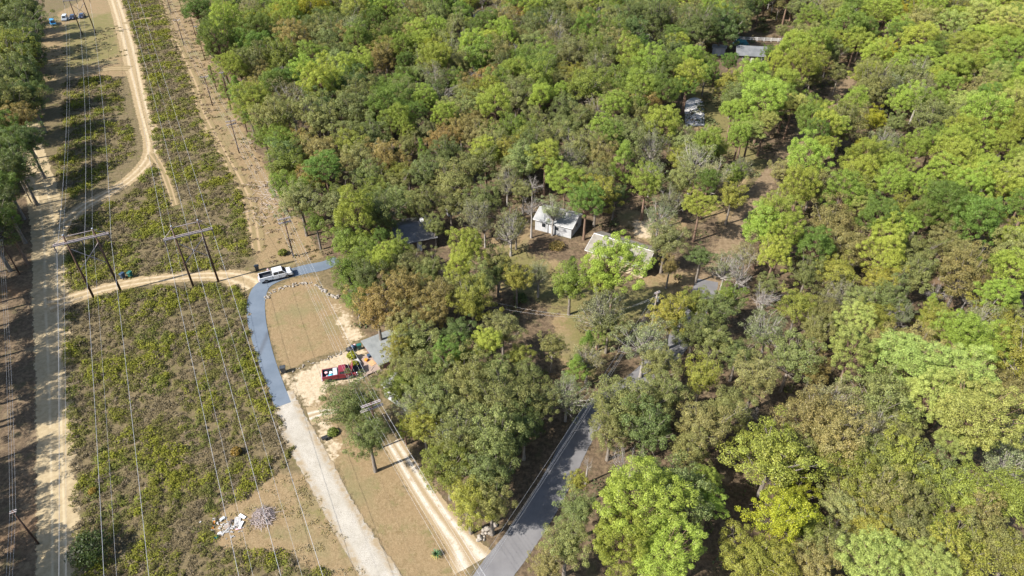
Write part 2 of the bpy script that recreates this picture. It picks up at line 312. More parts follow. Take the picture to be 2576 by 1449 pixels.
ribbon('dirt_lane', [(1770,735,1.5),(1800,680,1.6),(1840,600,1.5),(1875,530,1.5),(1925,460,1.5),(1990,370,1.5),(2060,290,1.5),(2130,205,1.5),(2200,120,1.5),(2290,30,1.5),(2350,-40,1.5)], MAT['lane'], .008, 1.2, 'narrow dirt lane continuing between the pines')
ribbon('leaf_path', [(1740,560,.8),(1800,520,1.0),(1850,470,1.0),(1890,420,1.0)], MAT['faint'], .008, 1.0, 'faint dry path beside the tall pines')

# ---------------------------------------------------------------- brush in the clearing (one mass nobody could count)
BR = [([(168,775),(300,735),(500,715),(598,720),(612,760),(625,850),(655,960),(690,1040),(735,1130),(700,1190),(640,1235),(560,1280),(525,1340),(560,1390),(700,1395),(835,1449),(900,1560),(200,1560),(188,1300),(180,1100),(168,900)], 2.6),
      ([(182,560),(330,485),(385,412),(410,430),(445,530),(540,655),(632,660),(600,676),(540,680),(430,684),(300,702),(168,738),(168,650)], 2.45),
      ([(300,-30),(395,-30),(450,140),(485,230),(495,280),(540,370),(600,480),(635,640),(560,655),(450,520),(412,420),(392,370),(372,250),(345,120)], 1.9),
      ([(160,205),(250,192),(300,195),(310,290),(230,305),(160,330)], 1.8),
      ([(190,320),(325,300),(338,385),(270,440),(185,505),(130,405)], 1.9)]
TR = [xy(p) for p in ([(230,1555),(200,1100)],)]
def clump_cloud(P, rad, hgt, nl, size, colr, up=.6):
    """leaf diamonds filling low mounds; returns V, F, colours"""
    n = int(nl.sum()); own = np.repeat(np.arange(len(P)), nl)
    th = rng.uniform(0, 6.283, n); ph = np.arccos(rng.uniform(.0, 1, n)); rr = rng.uniform(.55, 1.05, n)
    D = np.stack([np.sin(ph) * np.cos(th), np.sin(ph) * np.sin(th), np.cos(ph)], 1)
    C = np.column_stack([P[own, 0] + D[:, 0] * rr * rad[own], P[own, 1] + D[:, 1] * rr * rad[own], .02 + D[:, 2] * rr * hgt[own]])
    nrm = D * (1 - up) + np.array([0, 0, up]) + rng.normal(0, .45, (n, 3)); nrm /= np.linalg.norm(nrm, axis=1)[:, None]
    return cards(C, nrm, size[own] * rng.uniform(.6, 1.3, n), .62, colr[own] * rng.uniform(.72, 1.25, (n, 1)))
def cards(C, nrm, s, asp, colr=None, axis=None):
    a = rng.normal(0, 1, C.shape) if axis is None else axis
    u = np.cross(nrm, a); u /= np.linalg.norm(u, axis=1)[:, None] + 1e-9; v = np.cross(nrm, u)
    if axis is not None: u, v = v, u
    s = s[:, None]; V = np.stack([C - u * s, C - v * s * asp + nrm * s * .15, C + u * s, C + v * s * asp + nrm * s * .15], 1).reshape(-1, 3)
    F = np.arange(len(V)).reshape(-1, 4)
    return V, F, (np.repeat(colr, 4, 0) if colr is not None else None)
tracks_keep = [(xy([(a, b) for a, b, _ in t])) for t in ([(382,385,0),(405,420,0),(425,470,0),(440,520,0)], [(310,60,0),(340,52,0),(390,42,0)])]
def near_line(P, L, d):
    m = np.zeros(len(P), bool)
    for i in range(len(L) - 1):
        a, b = L[i], L[i + 1]; ab = b - a; t = np.clip(((P - a) @ ab) / (ab @ ab), 0, 1); m |= np.hypot(*(P - a - t[:, None] * ab).T) < d
    return m
for bi, (poly, dens) in enumerate(BR):
    W = xy(poly); lo, hi = W.min(0), W.max(0); n = int((hi - lo).prod() * dens)
    P = rng.uniform(lo, hi, (n, 2)); sd = polydist(P, W); k = sd > -.2; P = P[k]; sd = sd[k]
    for L in tracks_keep:
        k = ~near_line(P, L, 1.1); P = P[k]; sd = sd[k]
    g = 1.15 * wav(P[:, 0], P[:, 1], 15, 21) + .6 * wav(P[:, 0], P[:, 1], 4.5, 22) + .3 * rng.normal(size=len(P)); h2 = wav(P[:, 0], P[:, 1], 18, 23) + .6 * wav(P[:, 0], P[:, 1], 6, 24)
    dist = np.hypot(P[:, 0], np.hypot(P[:, 1], CAM_H)); lod = np.clip(dist / 95, .8, 2.6)
    kind = np.where(g > .6, 0, np.where(g > -.35, 1, 2)); keep = ~((kind == 2) & (rng.random(len(P)) < .25)); keep &= rng.random(len(P)) < (1.25 / lod ** .75)
    P, g, h2, lod, kind = P[keep], g[keep], h2[keep], lod[keep], kind[keep]
    rad = np.choose(kind, [.66, .55, .48]) * rng.uniform(.65, 1.35, len(P)) * (lod ** .45); hg = np.choose(kind, [.75, .48, .34]) * rng.uniform(.6, 1.4, len(P))
    c0 = np.array([.172, .176, .020]); c1 = np.array([.136, .130, .034]); c2 = np.array([.150, .120, .066]); c3 = np.array([.100, .125, .026])
    colr = np.where((kind == 0)[:, None], c0, np.where((kind == 1)[:, None], c1, c2)); colr = np.where(((kind < 2) & (h2 < -.6))[:, None], colr * .55 + c3 * .45, colr)
    colr = np.where((rng.random(len(P)) < .12)[:, None], np.array([.17, .135, .085]), colr) * rng.uniform(.75, 1.25, (len(P), 1))
    nl = np.maximum(10, (np.choose(kind, [66, 58, 46]) / lod ** .8)).astype(int)
    V, F, cc = clump_cloud(P, rad, hg, nl, .10 * lod ** .85 * np.choose(kind, [1.0, .9, .85]), colr)
    me = fast_mesh('brush', V, F, {'col': ('FLOAT_COLOR', np.column_stack([cc, np.ones(len(cc))]))})
    tag(link('brush', me, MAT['brush']), ['yellow-green and brown brush filling the near clearing', 'olive brush between the two dirt tracks', 'low green brush in the strip beside the utility poles', 'small patch of brown-green brush far up the clearing', 'brush patch inside the curve of the dirt track'][bi], kind='stuff')
# dry straw and weed tufts on the mown and bare strips
tuft = []
for poly, dens, cols, sz in (([(405,-20),(470,-20),(545,185),(625,345),(705,480),(795,620),(805,645),(655,678),(640,600),(600,450),(540,350),(500,260),(440,130)], .75, [(.24,.175,.10),(.21,.15,.09),(.17,.145,.055),(.27,.21,.14)], .20),
                            ([(640,1240),(700,1185),(760,1195),(850,1320),(930,1449),(960,1520),(880,1500),(830,1449),(700,1390),(560,1380),(530,1330),(560,1280)], 2.5, [(.30,.23,.11),(.24,.20,.08),(.30,.25,.15)], .11),
                            ([(700,1185),(735,1140),(745,1135),(905,1449),(880,1449),(840,1340)], 2.0, [(.20,.17,.06),(.28,.22,.11)], .12),
                            ([(598,712),(616,720),(628,770),(632,860),(665,960),(705,1030),(735,1120),(700,1050),(650,960),(620,850),(608,770)], 2.2, [(.19,.16,.05),(.26,.20,.11)], .14),
                            ([(120,120),(300,60),(320,140),(140,190)], .3, [(.26,.22,.11)], .3)):
    W = xy(poly); lo, hi = W.min(0), W.max(0); P = rng.uniform(lo, hi, (int((hi - lo).prod() * dens), 2)); P = P[inpoly(P, W)]
    P = P[wav(P[:, 0], P[:, 1], 5, 31) + .5 * rng.normal(size=len(P)) > .3]
    dist = np.hypot(P[:, 0], np.hypot(P[:, 1], CAM_H)); lod = np.clip(dist / 95, .8, 2.4)
    cl = np.array(cols)[rng.integers(0, len(cols), len(P))]
    V, F, cc = clump_cloud(P, .5 * lod ** .5 * rng.uniform(.6, 1.4, len(P)), .10 * rng.uniform(.5, 1.6, len(P)), np.full(len(P), 14), .8 * sz * lod ** .5 * np.ones(len(P)), cl * .9, .8)
    tuft.append((V, F, cc))
o = 0; VV, FF, CC = [], [], []
for V, F, c in tuft: VV.append(V); FF.append(F + o); CC.append(c); o += len(V)
CC = np.concatenate(CC)
tag(link('dry_grass', fast_mesh('dry_grass', np.concatenate(VV), np.concatenate(FF), {'col': ('FLOAT_COLOR', np.column_stack([CC, np.ones(len(CC))]))}), MAT['brush']), 'dry straw and weed tufts along the mown strips', kind='stuff')
# fallen leaves and low understory on the woodland floor
W = xy([(480,-40),(2640,-40),(2700,1500),(1300,1500),(1215,1360),(1100,1250),(1040,1130),(1000,1000),(960,900),(905,830),(850,720),(810,640),(740,540),(680,400),(600,250),(530,110)])
lo, hi = np.maximum(W.min(0), (-140, 20)), np.minimum(W.max(0), (240, 320)); P = rng.uniform(lo, hi, (16500, 2)); P = P[inpoly(P, W)]
road_line = xy([(1240,1449),(1300,1370),(1355,1290),(1405,1200),(1445,1120),(1480,1060),(1530,1010),(1600,965),(1660,910),(1720,840),(1765,770),(1800,700),(1880,540),(1990,370),(2130,210),(2290,30)])
P = P[~near_line(P, road_line, 3.6)]; yard = xy([(1230,600),(1330,540),(1480,560),(1640,520),(1740,570),(1860,520),(1880,560),(1780,680),(1830,740),(1660,790),(1560,920),(1480,1040),(1400,1000),(1380,800),(1230,740)])
yd = inpoly(P, yard); P = P[~yd | (rng.random(len(P)) < .3)]
P = P[wav(P[:, 0], P[:, 1], 7, 41) + .4 * rng.normal(size=len(P)) > .25]
for bx_ in [(895,820,1010,930),(940,930,1200,1130),(1000,520,1160,660),(1330,520,1470,610),(1470,590,1650,700)]:
    k = inpoly(P, xy([(bx_[0],bx_[1]),(bx_[2],bx_[1]),(bx_[2],bx_[3]),(bx_[0],bx_[3])])); P = P[~k]
dist = np.hypot(P[:, 0], np.hypot(P[:, 1], CAM_H)); lod = np.clip(dist / 95, .8, 2.6)
cl = np.array([(.07,.09,.03),(.10,.11,.03),(.11,.08,.04),(.09,.11,.045),(.13,.11,.055)])[rng.integers(0, 5, len(P))]
V, F, cc = clump_cloud(P, 1.1 * lod ** .4 * rng.uniform(.6, 1.5, len(P)), 1.5 * rng.uniform(.3, 1.7, len(P)), np.full(len(P), 34), .18 * lod ** .6, cl)
tag(link('undergrowth', fast_mesh('undergrowth', V, F, {'col': ('FLOAT_COLOR', np.column_stack([cc, np.ones(len(cc))]))}), MAT['brush']), 'low leafy undergrowth on the woodland floor', kind='stuff')

# ================================================================ trees
def lump(D, seed, amp):
    r = np.random.default_rng(seed); v = np.zeros(len(D))
    for k in range(6):
        d = r.normal(size=3); d /= np.linalg.norm(d); v += np.sin(D @ d * r.uniform(2.5, 5.5) + r.uniform(0, 6.28))
    return 1 + amp * v / 2.4
def sphere_pts(n, zmin):
    i = np.arange(n) + .5; z = 1 - (1 - zmin) * i / n; t = i * 2.39996 + rng.uniform(0, 6); s = np.sqrt(np.maximum(0, 1 - z * z))
    D = np.stack([s * np.cos(t), s * np.sin(t), z], 1) + rng.normal(0, .09, (n, 3)); return D / np.linalg.norm(D, axis=1)[:, None]
def crown_mesh(name, C, prad, nleaf, size, asp, ctr, flat, radial, mat, jitter=.35, zdrop=.75):
    """C: clump centres, each clump a puff of small leaf faces turned outwards"""
    n = len(C) * nleaf; own = np.repeat(np.arange(len(C)), nleaf)
    d = rng.normal(size=(n, 3)); d[:, 2] += .35; d /= np.linalg.norm(d, axis=1)[:, None]
    rr = rng.uniform(.45, 1.05, n) ** .6
    Q = C[own] + d * np.array([1, 1, flat]) * (rr * prad[own])[:, None]
    out = C[own] - ctr; out /= np.linalg.norm(out, axis=1)[:, None] + 1e-6
    if radial:                                    # needle bunches point away from the twig end
        ax = d * .8 + out * .35 + np.array([0, 0, .25]) + rng.normal(0, .25, (n, 3)); ax /= np.linalg.norm(ax, axis=1)[:, None]
        nr = np.cross(ax, rng.normal(size=(n, 3))) * .6 + d * .8 + np.array([0, 0, .35]); nr /= np.linalg.norm(nr, axis=1)[:, None]
        V, F, _ = cards(Q, nr, size * rng.uniform(.7, 1.3, n), asp, None, ax)
    else:
        nr = d * .55 + out * .4 + np.array([0, 0, .45]) + rng.normal(0, jitter * 1.4, (n, 3)); nr /= np.linalg.norm(nr, axis=1)[:, None]
        V, F, _ = cards(Q, nr, size * rng.uniform(.6, 1.4, n), asp)
    lv = np.repeat(rng.random(n), 4); cl = np.repeat(np.clip(rng.random(len(C)) ** 2 * .9, 0, 1)[own] * .7 + rng.random(n) * .3, 4)
    me = fast_mesh(name, V, F, {'lv': ('FLOAT', lv), 'cl': ('FLOAT', cl)}); me.materials.append(mat); return me
def limb_mesh(name, C, root, r0, mat, frac=.5, twigs=0, n=4):
    mb = MB()
    for c in C:
        if rng.random() > frac: continue
        a = np.array([0, 0, root + rng.uniform(0, .35) * (c[2] - root)]); mid = a * .45 + c * .55 + np.array([0, 0, -.06]) + rng.normal(0, .05, 3); e = a * .04 + c * .96
        mb.tube([a, mid, e], [r0, r0 * .6, r0 * .25], n, False)
        for q in range(twigs):
            b = mid * rng.uniform(.2, 1) + e * .5; b = mid + (e - mid) * rng.uniform(.1, .9); t = b + (e - mid) * .35 + rng.normal(0, .13, 3); mb.tube([b, t], [r0 * .35, r0 * .12], 3, False)
    me = bpy.data.meshes.new(name); me.from_pydata([tuple(v) for v in mb.v], [], mb.f); me.materials.append(mat); return me
def bare_mesh(name, mat, seed, rise=.9, spread=1.0, n1=9):
    r = np.random.default_rng(seed); mb = MB()
    def grow(p, d, L, rad, lev):
        pts = [p]; q = p
        for s in range(3):
            d = d + r.normal(0, .16, 3) + np.array([0, 0, .05]); d /= np.linalg.norm(d); q = q + d * L / 3; pts.append(q)
        mb.tube(pts, [rad, rad * .8, rad * .6, rad * .35], 4 if lev < 2 else 3, False)
        if lev < 3:
            for k in range([6, 5, 4][lev]):
                b = pts[1 + k % 3] * .6 + pts[max(0, k % 3)] * .4; nd = d + r.normal(0, .62, 3); nd /= np.linalg.norm(nd)
                grow(b, nd, L * r.uniform(.42, .62), rad * .45, lev + 1)
    for k in range(n1):
        a = 6.283 * k / n1 + r.uniform(-.3, .3); grow(np.array([0, 0, -.75 + .5 * r.random()]), np.array([math.cos(a) * spread, math.sin(a) * spread, rise * r.uniform(.5, 1.5)]) / 1.5, r.uniform(.6, .9), .017, 0)
    me = bpy.data.meshes.new(name); me.from_pydata([tuple(v) for v in mb.v], [], mb.f); me.materials.append(mat); return me
PROTO = {}
def dome(seed, n, nl, sz, lo, hi):
    D = sphere_pts(n, -.62); R = lump(D, seed, .30) * rng.uniform(.74, 1.06, len(D)); C = D * R[:, None] * np.array([1, 1, .95])
    C = np.concatenate([C, sphere_pts(30, -.2) * .55]); pr = rng.uniform(lo, hi, len(C))
    return (crown_mesh('pine_crown', C, pr, nl, sz, .24, np.zeros(3), .75, True, MAT['needle']), limb_mesh('pine_limbs', C, -.9, .022, MAT['bark_pine'], .35))
def full(seed, n, nl, sz, lo, hi):
    D = sphere_pts(n, -.8); R = lump(D, seed, .42) * rng.uniform(.5, 1.12, len(D)); C = D * R[:, None] * np.array([1, 1, .9])
    C = np.concatenate([C, sphere_pts(26, -.3) * .42]); pr = rng.uniform(lo, hi, len(C))
    return (crown_mesh('leaf_crown', C, pr, nl, sz, .72, np.zeros(3), .75, False, MAT['leaf'], .45), limb_mesh('limbs', C, -.85, .024, MAT['bark_oak'], .45, 1))
def proto_set():
    PROTO['dome'] = [dome(100 + s, 155, 165, .029, .10, .18) for s in range(5)]
    PROTO['dome_big'] = [dome(150 + s, 270, 185, .0205, .075, .135) for s in range(3)]
    PROTO['full'] = [full(200 + s, 140, 165, .0192, .11, .22) for s in range(6)]
    PROTO['full_big'] = [full(250 + s, 240, 200, .0142, .085, .165) for s in range(3)]
    pc = []
    for s in range(3):                            # tapering, layered pine
        n = 90; z = rng.uniform(-1.25, 1.25, n); t = rng.uniform(0, 6.283, n); prof = np.clip((1.35 - z) / 1.9, .12, .95) * rng.uniform(.55, 1.0, n)
        C = np.stack([prof * np.cos(t), prof * np.sin(t), z], 1); pr = rng.uniform(.13, .22, n)
        pc.append((crown_mesh('pine_crown', C, pr, 160, .032, .24, np.array([0, 0, -.6]), .65, True, MAT['needle']), limb_mesh('pine_limbs', C, -1.3, .022, MAT['bark_pine'], .5)))
    PROTO['cone'] = pc
    sp_ = []
    for s in range(4):                            # thin crown, limbs show
        D = sphere_pts(90, -.65); R = lump(D, 300 + s, .34) * rng.uniform(.5, 1.0, len(D)); C = D * R[:, None] * np.array([1, 1, .9]); pr = rng.uniform(.11, .22, len(C))
        sp_.append((crown_mesh('thin_crown', C, pr, 105, .0195, .7, np.zeros(3), .8, False, MAT['leaf'], .55), limb_mesh('limbs', C, -.9, .024, MAT['bark_grey'], .8, 3)))
    PROTO['thin'] = sp_
    PROTO['bare'] = [(None, bare_mesh('bare_limbs', MAT['bark_grey'], 400 + s)) for s in range(4)]
proto_set()
def trunk_mesh(name, mat, seed, n=8):
    r = np.random.default_rng(seed); mb = MB(); pts = [(r.normal(0, .012) * k, r.normal(0, .012) * k, k / 6) for k in range(7)]; pts[0] = (0, 0, -.02)
    mb.tube(pts, [1.3, 1.0, .9, .82, .72, .6, .45], n); V = []
    for i, v in enumerate(mb.v): k = i // n; c = Vector(pts[k]); V.append((c.x + (v[0] - c.x) * 1, c.y + (v[1] - c.y) * 1, pts[k][2]))
    me = bpy.data.meshes.new(name); me.from_pydata(V, [], mb.f); me.materials.append(mat); me.polygons.foreach_set('use_smooth', [True] * len(me.polygons)); return me
TRUNK = {k: [trunk_mesh('trunk', MAT[m_], 500 + s) for s in range(3)] for k, m_ in (('pine', 'bark_pine'), ('oak', 'bark_oak'), ('grey', 'bark_grey'))}
# code: (kind of crown, flattening, leaf colour, trunk, plain name, category)
SPEC = {
 'F': ('full', 1.1, (.165, .225, .040), 'oak', 'green_tree', 'tree'),
 'P': ('dome', .95, (.245, .310, .050), 'pine', 'pine_tree', 'pine tree'), 'p': ('dome', .85, (.305, .358, .095), 'pine', 'broad_pine_tree', 'pine tree'),
 'G': ('dome', .95, (.122, .185, .034), 'pine', 'evergreen_tree', 'pine tree'), 'K': ('cone', 1.0, (.175, .255, .042), 'pine', 'young_pine_tree', 'pine tree'),
 'C': ('cone', 1.0, (.095, .125, .030), 'oak', 'cedar_tree', 'cedar tree'), 'O': ('full', 1.0, (.188, .212, .070), 'oak', 'oak_tree', 'oak tree'),
 'A': ('full', 1.0, (.255, .205, .070), 'oak', 'autumn_tree', 'tree'), 'Y': ('full', 1.05, (.285, .285, .026), 'oak', 'yellow_tree', 'tree'),
 'D': ('full', 1.05, (.112, .150, .046), 'oak', 'dark_oak_tree', 'oak tree'), 'L': ('full', .95, (.220, .240, .045), 'oak', 'leafy_tree', 'tree'),
 'S': ('thin', 1.0, (.205, .218, .105), 'grey', 'thin_tree', 'tree'), 'B': ('bare', 1.0, (.3, .3, .3), 'grey', 'bare_tree', 'bare tree'),
 'W': ('full', 1.0, (.215, .212, .078), 'oak', 'broadleaf_tree', 'tree')}
LOOK = {'F': 'fresh green leafy tree', 'P': 'bright yellow-green pine with a domed crown', 'p': 'pale lime pine with a broad cushion-like crown', 'G': 'deep green pine with a dense rounded crown', 'K': 'narrow green pine with a tapering crown',
        'C': 'dark olive cedar with a pointed crown', 'O': 'olive-green oak with a full leafy crown', 'A': 'rusty orange-brown autumn tree', 'Y': 'bright yellow autumn tree', 'D': 'dark green oak with a dense crown',
        'L': 'yellow-olive leafy tree with a loose crown', 'S': 'thin grey-green tree with showing limbs', 'B': 'leafless grey tree with spreading limbs', 'W': 'brownish oak with turning leaves'}
GEN, ALLT = [], []
TREES = []                                        # x, y, r of everything planted
def plant(px, py, rpx, code, label=None, hc=None, area=None, where=None):
    kind, flat, colr, tk, nm, cat = SPEC[code]; r0 = random.random()
    h = hc or {'dome': 9.5, 'cone': 7.5, 'full': 6.0, 'thin': 6.0, 'bare': 6.0}[kind]
    for _ in range(3):
        p = at(px, py, h) if where is None else Vector((*where, h)); zc = grid_of(p)[2]; r = 1.03 * rpx * zc / FPX if where is None else rpx
        if hc is None: h = {'dome': 6.0 + 1.15 * r, 'cone': 2.2 + 1.35 * r, 'full': 3.6 + 1.1 * r, 'thin': 3.4 + 1.05 * r, 'bare': 3.0 + 1.0 * r}[kind] * (.92 + .2 * r0)
    if where is None: p = at(px, py, h)
    TREES.append((p.x, p.y, r)); jt = random.uniform(.80, 1.20); t = empty(nm, (p.x, p.y, -.03), random.uniform(0, 6.283))
    pr = PROTO[kind + '_big' if kind in ('dome', 'full') and r > 5.6 else kind]; cm, lm = pr[random.randrange(len(pr))]
    rz = r * flat * random.uniform(.92, 1.3) * (1.0 if kind != 'cone' else random.uniform(1.0, 1.25))
    top = {'dome': .55, 'cone': .9, 'full': .15, 'thin': 0, 'bare': -.3}[kind]; hh = h + rz * top + .03; tr = (.022 * hh + .05) * (1.15 if tk != 'pine' else .9)
    tm = random.choice(TRUNK[tk]); o = link('trunk', tm, None, t); o.scale = (tr, tr, hh)
    sx_, sy_ = r * random.uniform(.86, 1.16), r * random.uniform(.86, 1.16); tl = (random.gauss(0, .09), random.gauss(0, .09), 0)
    o = link('branches', lm, None, t, (0, 0, h + .03)); o.scale = (sx_, sy_, rz); o.rotation_euler = tl
    if cm:
        o = link('crown', cm, None, t, (0, 0, h + .03)); o.scale = (sx_, sy_, rz); o.rotation_euler = tl; j = jt; q = random.uniform(.88, 1.12)
        o.color = (colr[0] * j * q, colr[1] * j, colr[2] * j, 1)
    if code in 'SB' and cm is None and kind == 'bare': pass
    area = area or 'in the woods'
    if label: tag(t, label, cat)
    else: GEN.append((t, code, p.x, p.y, r, jt, area, cat))
    ALLT.append((p.x, p.y, code))
    return t
HIDE = [(1748, 282, 40), (1890, 132, 26), (1865, 105, 22), (1940, 98, 30), (1805, 130, 18)]
def sheet(ox, oy, rows, area, hc=None):
    for x, y, r, c, *lb in rows:
        if any(math.hypot(ox + x / 3 - a, oy + y / 3 - b) < r / 3 * .95 + c_ for a, b, c_ in HIDE): r *= .62
        plant(ox + x / 3, oy + y / 3, r / 3, c, lb[0] if lb else None, area=area, hc=hc)
# ---- left edge of the clearing
sheet(0, 0, [(60,40,130,'L'),(60,200,150,'O'),(215,80,120,'D'),(70,420,160,'L','yellow-topped leafy tree on the shaded edge beside the parked vehicles'),(190,330,140,'D'),(60,620,170,'O'),(205,560,130,'D'),(90,770,150,'O'),(215,720,110,'D'),
 (130,900,120,'A','rusty autumn tree on the shaded edge of the sandy road'),(190,1040,120,'D'),(20,960,110,'G'),(60,1130,110,'G'),(120,1230,120,'D'),(10,1330,120,'D'),(-60,300,160,'O'),(-60,800,170,'D'),(-70,1150,150,'O'),(-80,1450,160,'G'),(240,230,70,'D'),(10,1500,100,'D'),(20,1650,85,'G'),(-120,1700,170,'D')], 'edging the sandy road', 10.5)
for k_ in range(34):                             # low trees closing the foot of that edge
    y_ = random.uniform(-20, 640); x_ = np.interp(y_, [0, 200, 330, 430, 520, 640], [108, 112, 95, 55, 22, -5]) - random.uniform(10, 60); g = at(x_, y_); plant(0, 0, random.uniform(2.0, 3.2) * (1 + .0 * y_), random.choice('DODF'), area='edging the sandy road', where=(g.x, g.y), hc=random.uniform(2.6, 4.6))
# ---- top left of the main wood
sheet(0, 0, [(1480,70,95,'G'),(1560,130,70,'D'),(1690,190,130,'P'),(1640,330,140,'G'),(1750,500,85,'P'),(1940,350,115,'G'),(1990,190,95,'Y'),(2140,130,105,'Y'),(2290,100,110,'Y'),(2410,60,90,'Y'),(2200,300,130,'A'),(2360,420,100,'P'),
 (2180,600,120,'G'),(2060,640,90,'G'),(2290,560,110,'P'),(1700,640,60,'K'),(1790,680,70,'K'),(1860,740,100,'F'),(2190,750,140,'S'),(2050,900,130,'O'),(2400,900,150,'O'),(2260,940,100,'B'),(2130,1080,90,'P'),(2250,1100,90,'A'),
 (2350,1340,100,'A'),(2450,1150,120,'W'),(2160,1250,120,'F'),(1880,860,75,'F'),(1990,1020,85,'F'),(2080,430,110,'L'),(1850,250,80,'W'),(2450,250,110,'O'),(1750,60,110,'O'),(1900,80,100,'S'),(1600,560,45,'K'),(1980,560,80,'W'),(2120,1400,85,'F')], 'along the clearing')
# ---- top centre
sheet(859, 0, [(480,340,88,'P'),(590,330,85,'P'),(310,430,110,'A'),(720,420,100,'Y'),(720,220,85,'P'),(150,480,100,'P'),(30,520,100,'P'),(980,330,105,'P'),(1110,290,85,'P'),(1220,250,85,'P'),(1300,540,100,'P'),(1160,780,125,'P','brightest lime-green pine standing clear above the olive wood'),
 (1150,660,85,'P'),(620,740,95,'P'),(440,900,105,'P'),(775,860,85,'P'),(500,990,55,'P'),(1500,720,95,'P'),(1660,690,65,'P'),(1450,230,110,'D'),(1700,220,110,'D'),(1640,290,110,'S'),(1120,580,80,'A'),(1000,650,85,'A'),
 (720,590,120,'S'),(430,690,95,'B'),(330,1190,110,'A'),(760,1060,90,'A'),(620,1160,65,'K'),(790,1170,110,'D'),(1150,1100,120,'O'),(1350,1210,130,'O'),(1000,1250,130,'O'),(1550,1050,120,'O'),(1700,950,100,'O'),(1830,880,100,'O'),
 (500,1260,85,'A'),(1690,1350,130,'P','vivid green pine leaning over the pale metal-roofed house'),(2130,1240,125,'K','pale green layered pine standing in the yard behind the sheds'),(2180,440,110,'P'),(2330,500,110,'P'),(2250,650,110,'P'),(2060,790,100,'P'),(2500,520,120,'G'),(2290,790,100,'A'),(2250,910,100,'O'),
 (2390,150,120,'D'),(2220,100,90,'D'),(2060,130,105,'O'),(2500,280,90,'D'),(1950,330,100,'O'),(1830,260,90,'O'),(1330,50,60,'Y'),(1330,140,75,'A'),(340,70,95,'P'),(130,90,120,'L'),(250,160,85,'G'),(1100,150,90,'S'),(2340,1110,120,'S'),
 (90,300,110,'A'),(560,120,90,'W'),(640,60,90,'O'),(870,200,80,'W'),(900,480,90,'O'),(1550,400,80,'W'),(1620,440,55,'A'),(1900,560,110,'O'),(1750,560,90,'L'),(150,760,120,'O'),(90,1000,120,'O'),(250,1040,110,'O'),(120,1200,120,'W'),(500,1100,80,'O'),(640,1000,80,'W'),(900,970,85,'A'),(1030,900,80,'A'),
 (1250,960,70,'O'),(1450,890,80,'O'),(1950,1180,110,'W'),(1800,1120,110,'O'),(200,1350,110,'O'),(400,1390,100,'O'),(1960,1000,90,'S'),(2080,950,90,'O'),(1350,300,70,'W'),(560,560,80,'O'),(260,640,80,'D'),(480,560,60,'G'),(1780,80,100,'O'),(1600,90,100,'O')], 'behind the houses')
# ---- top right
sheet(1717, 0, [(2270,120,120,'p'),(2010,180,110,'p'),(2450,190,130,'p'),(2550,90,90,'p'),(1780,280,110,'P'),(2150,330,110,'P'),(2440,330,120,'P'),(1770,420,110,'P'),(2040,520,110,'P'),(2000,640,100,'P'),(2560,680,95,'P'),(2420,560,100,'G'),(2280,880,155,'P'),(2440,980,120,'P'),
 (1680,760,120,'P'),(1900,770,100,'P'),(1320,750,90,'P'),(1240,840,85,'P'),(1010,1010,95,'G'),(940,1200,135,'P'),(1070,1100,90,'P'),(1150,940,95,'P'),(1450,900,80,'Y'),(1390,1120,70,'Y'),(1430,640,160,'O'),(1550,420,80,'Y'),(1880,920,150,'O'),(1750,1110,110,'P'),(2060,1160,120,'P'),(2270,1240,110,'P'),
 (1950,1290,100,'P'),(1600,1270,100,'P'),(1340,1300,100,'P'),(2180,1400,120,'P'),(2400,1390,110,'P'),(1540,1070,105,'S'),(2250,700,120,'W'),(2540,880,80,'A'),(620,750,140,'P','tall bright pine whose bare trunk stands in the open yard'),(470,950,85,'P','low spreading lime pine bough tree beside the tall yard pines'),(700,480,120,'P'),(760,610,110,'P'),(790,740,95,'G'),(650,400,75,'G'),
 (360,460,100,'G','round dark green pine in front of the grey roofed house'),(350,620,85,'L'),(100,200,140,'D'),(300,190,130,'D'),(450,70,110,'D'),(60,430,85,'P'),(50,570,100,'P'),(760,230,70,'O'),(880,60,80,'O'),(1230,130,120,'B','leafless grey tree at the bend of the far road'),(960,160,50,'Y'),(1090,250,55,'K'),(940,330,85,'O'),
 (1000,480,95,'A'),(1110,410,80,'O'),(1430,50,80,'D'),(1600,60,80,'Y'),(1790,60,80,'Y'),(150,1060,150,'S'),(90,1220,150,'S'),(240,1340,120,'S'),(760,1310,95,'W'),(1000,1360,100,'O'),(2100,120,90,'P'),(2330,230,100,'P'),(1900,380,90,'G'),(2280,480,90,'P'),(1560,560,70,'O'),(1180,560,70,'O'),(2480,760,90,'P'),
 (1450,1400,90,'S'),(1760,1390,110,'P'),(1620,930,80,'O'),(2080,960,100,'O'),(2540,1230,110,'P'),(30,640,80,'G'),(1130,90,90,'O'),(1350,220,80,'O')], 'in the pine wood')
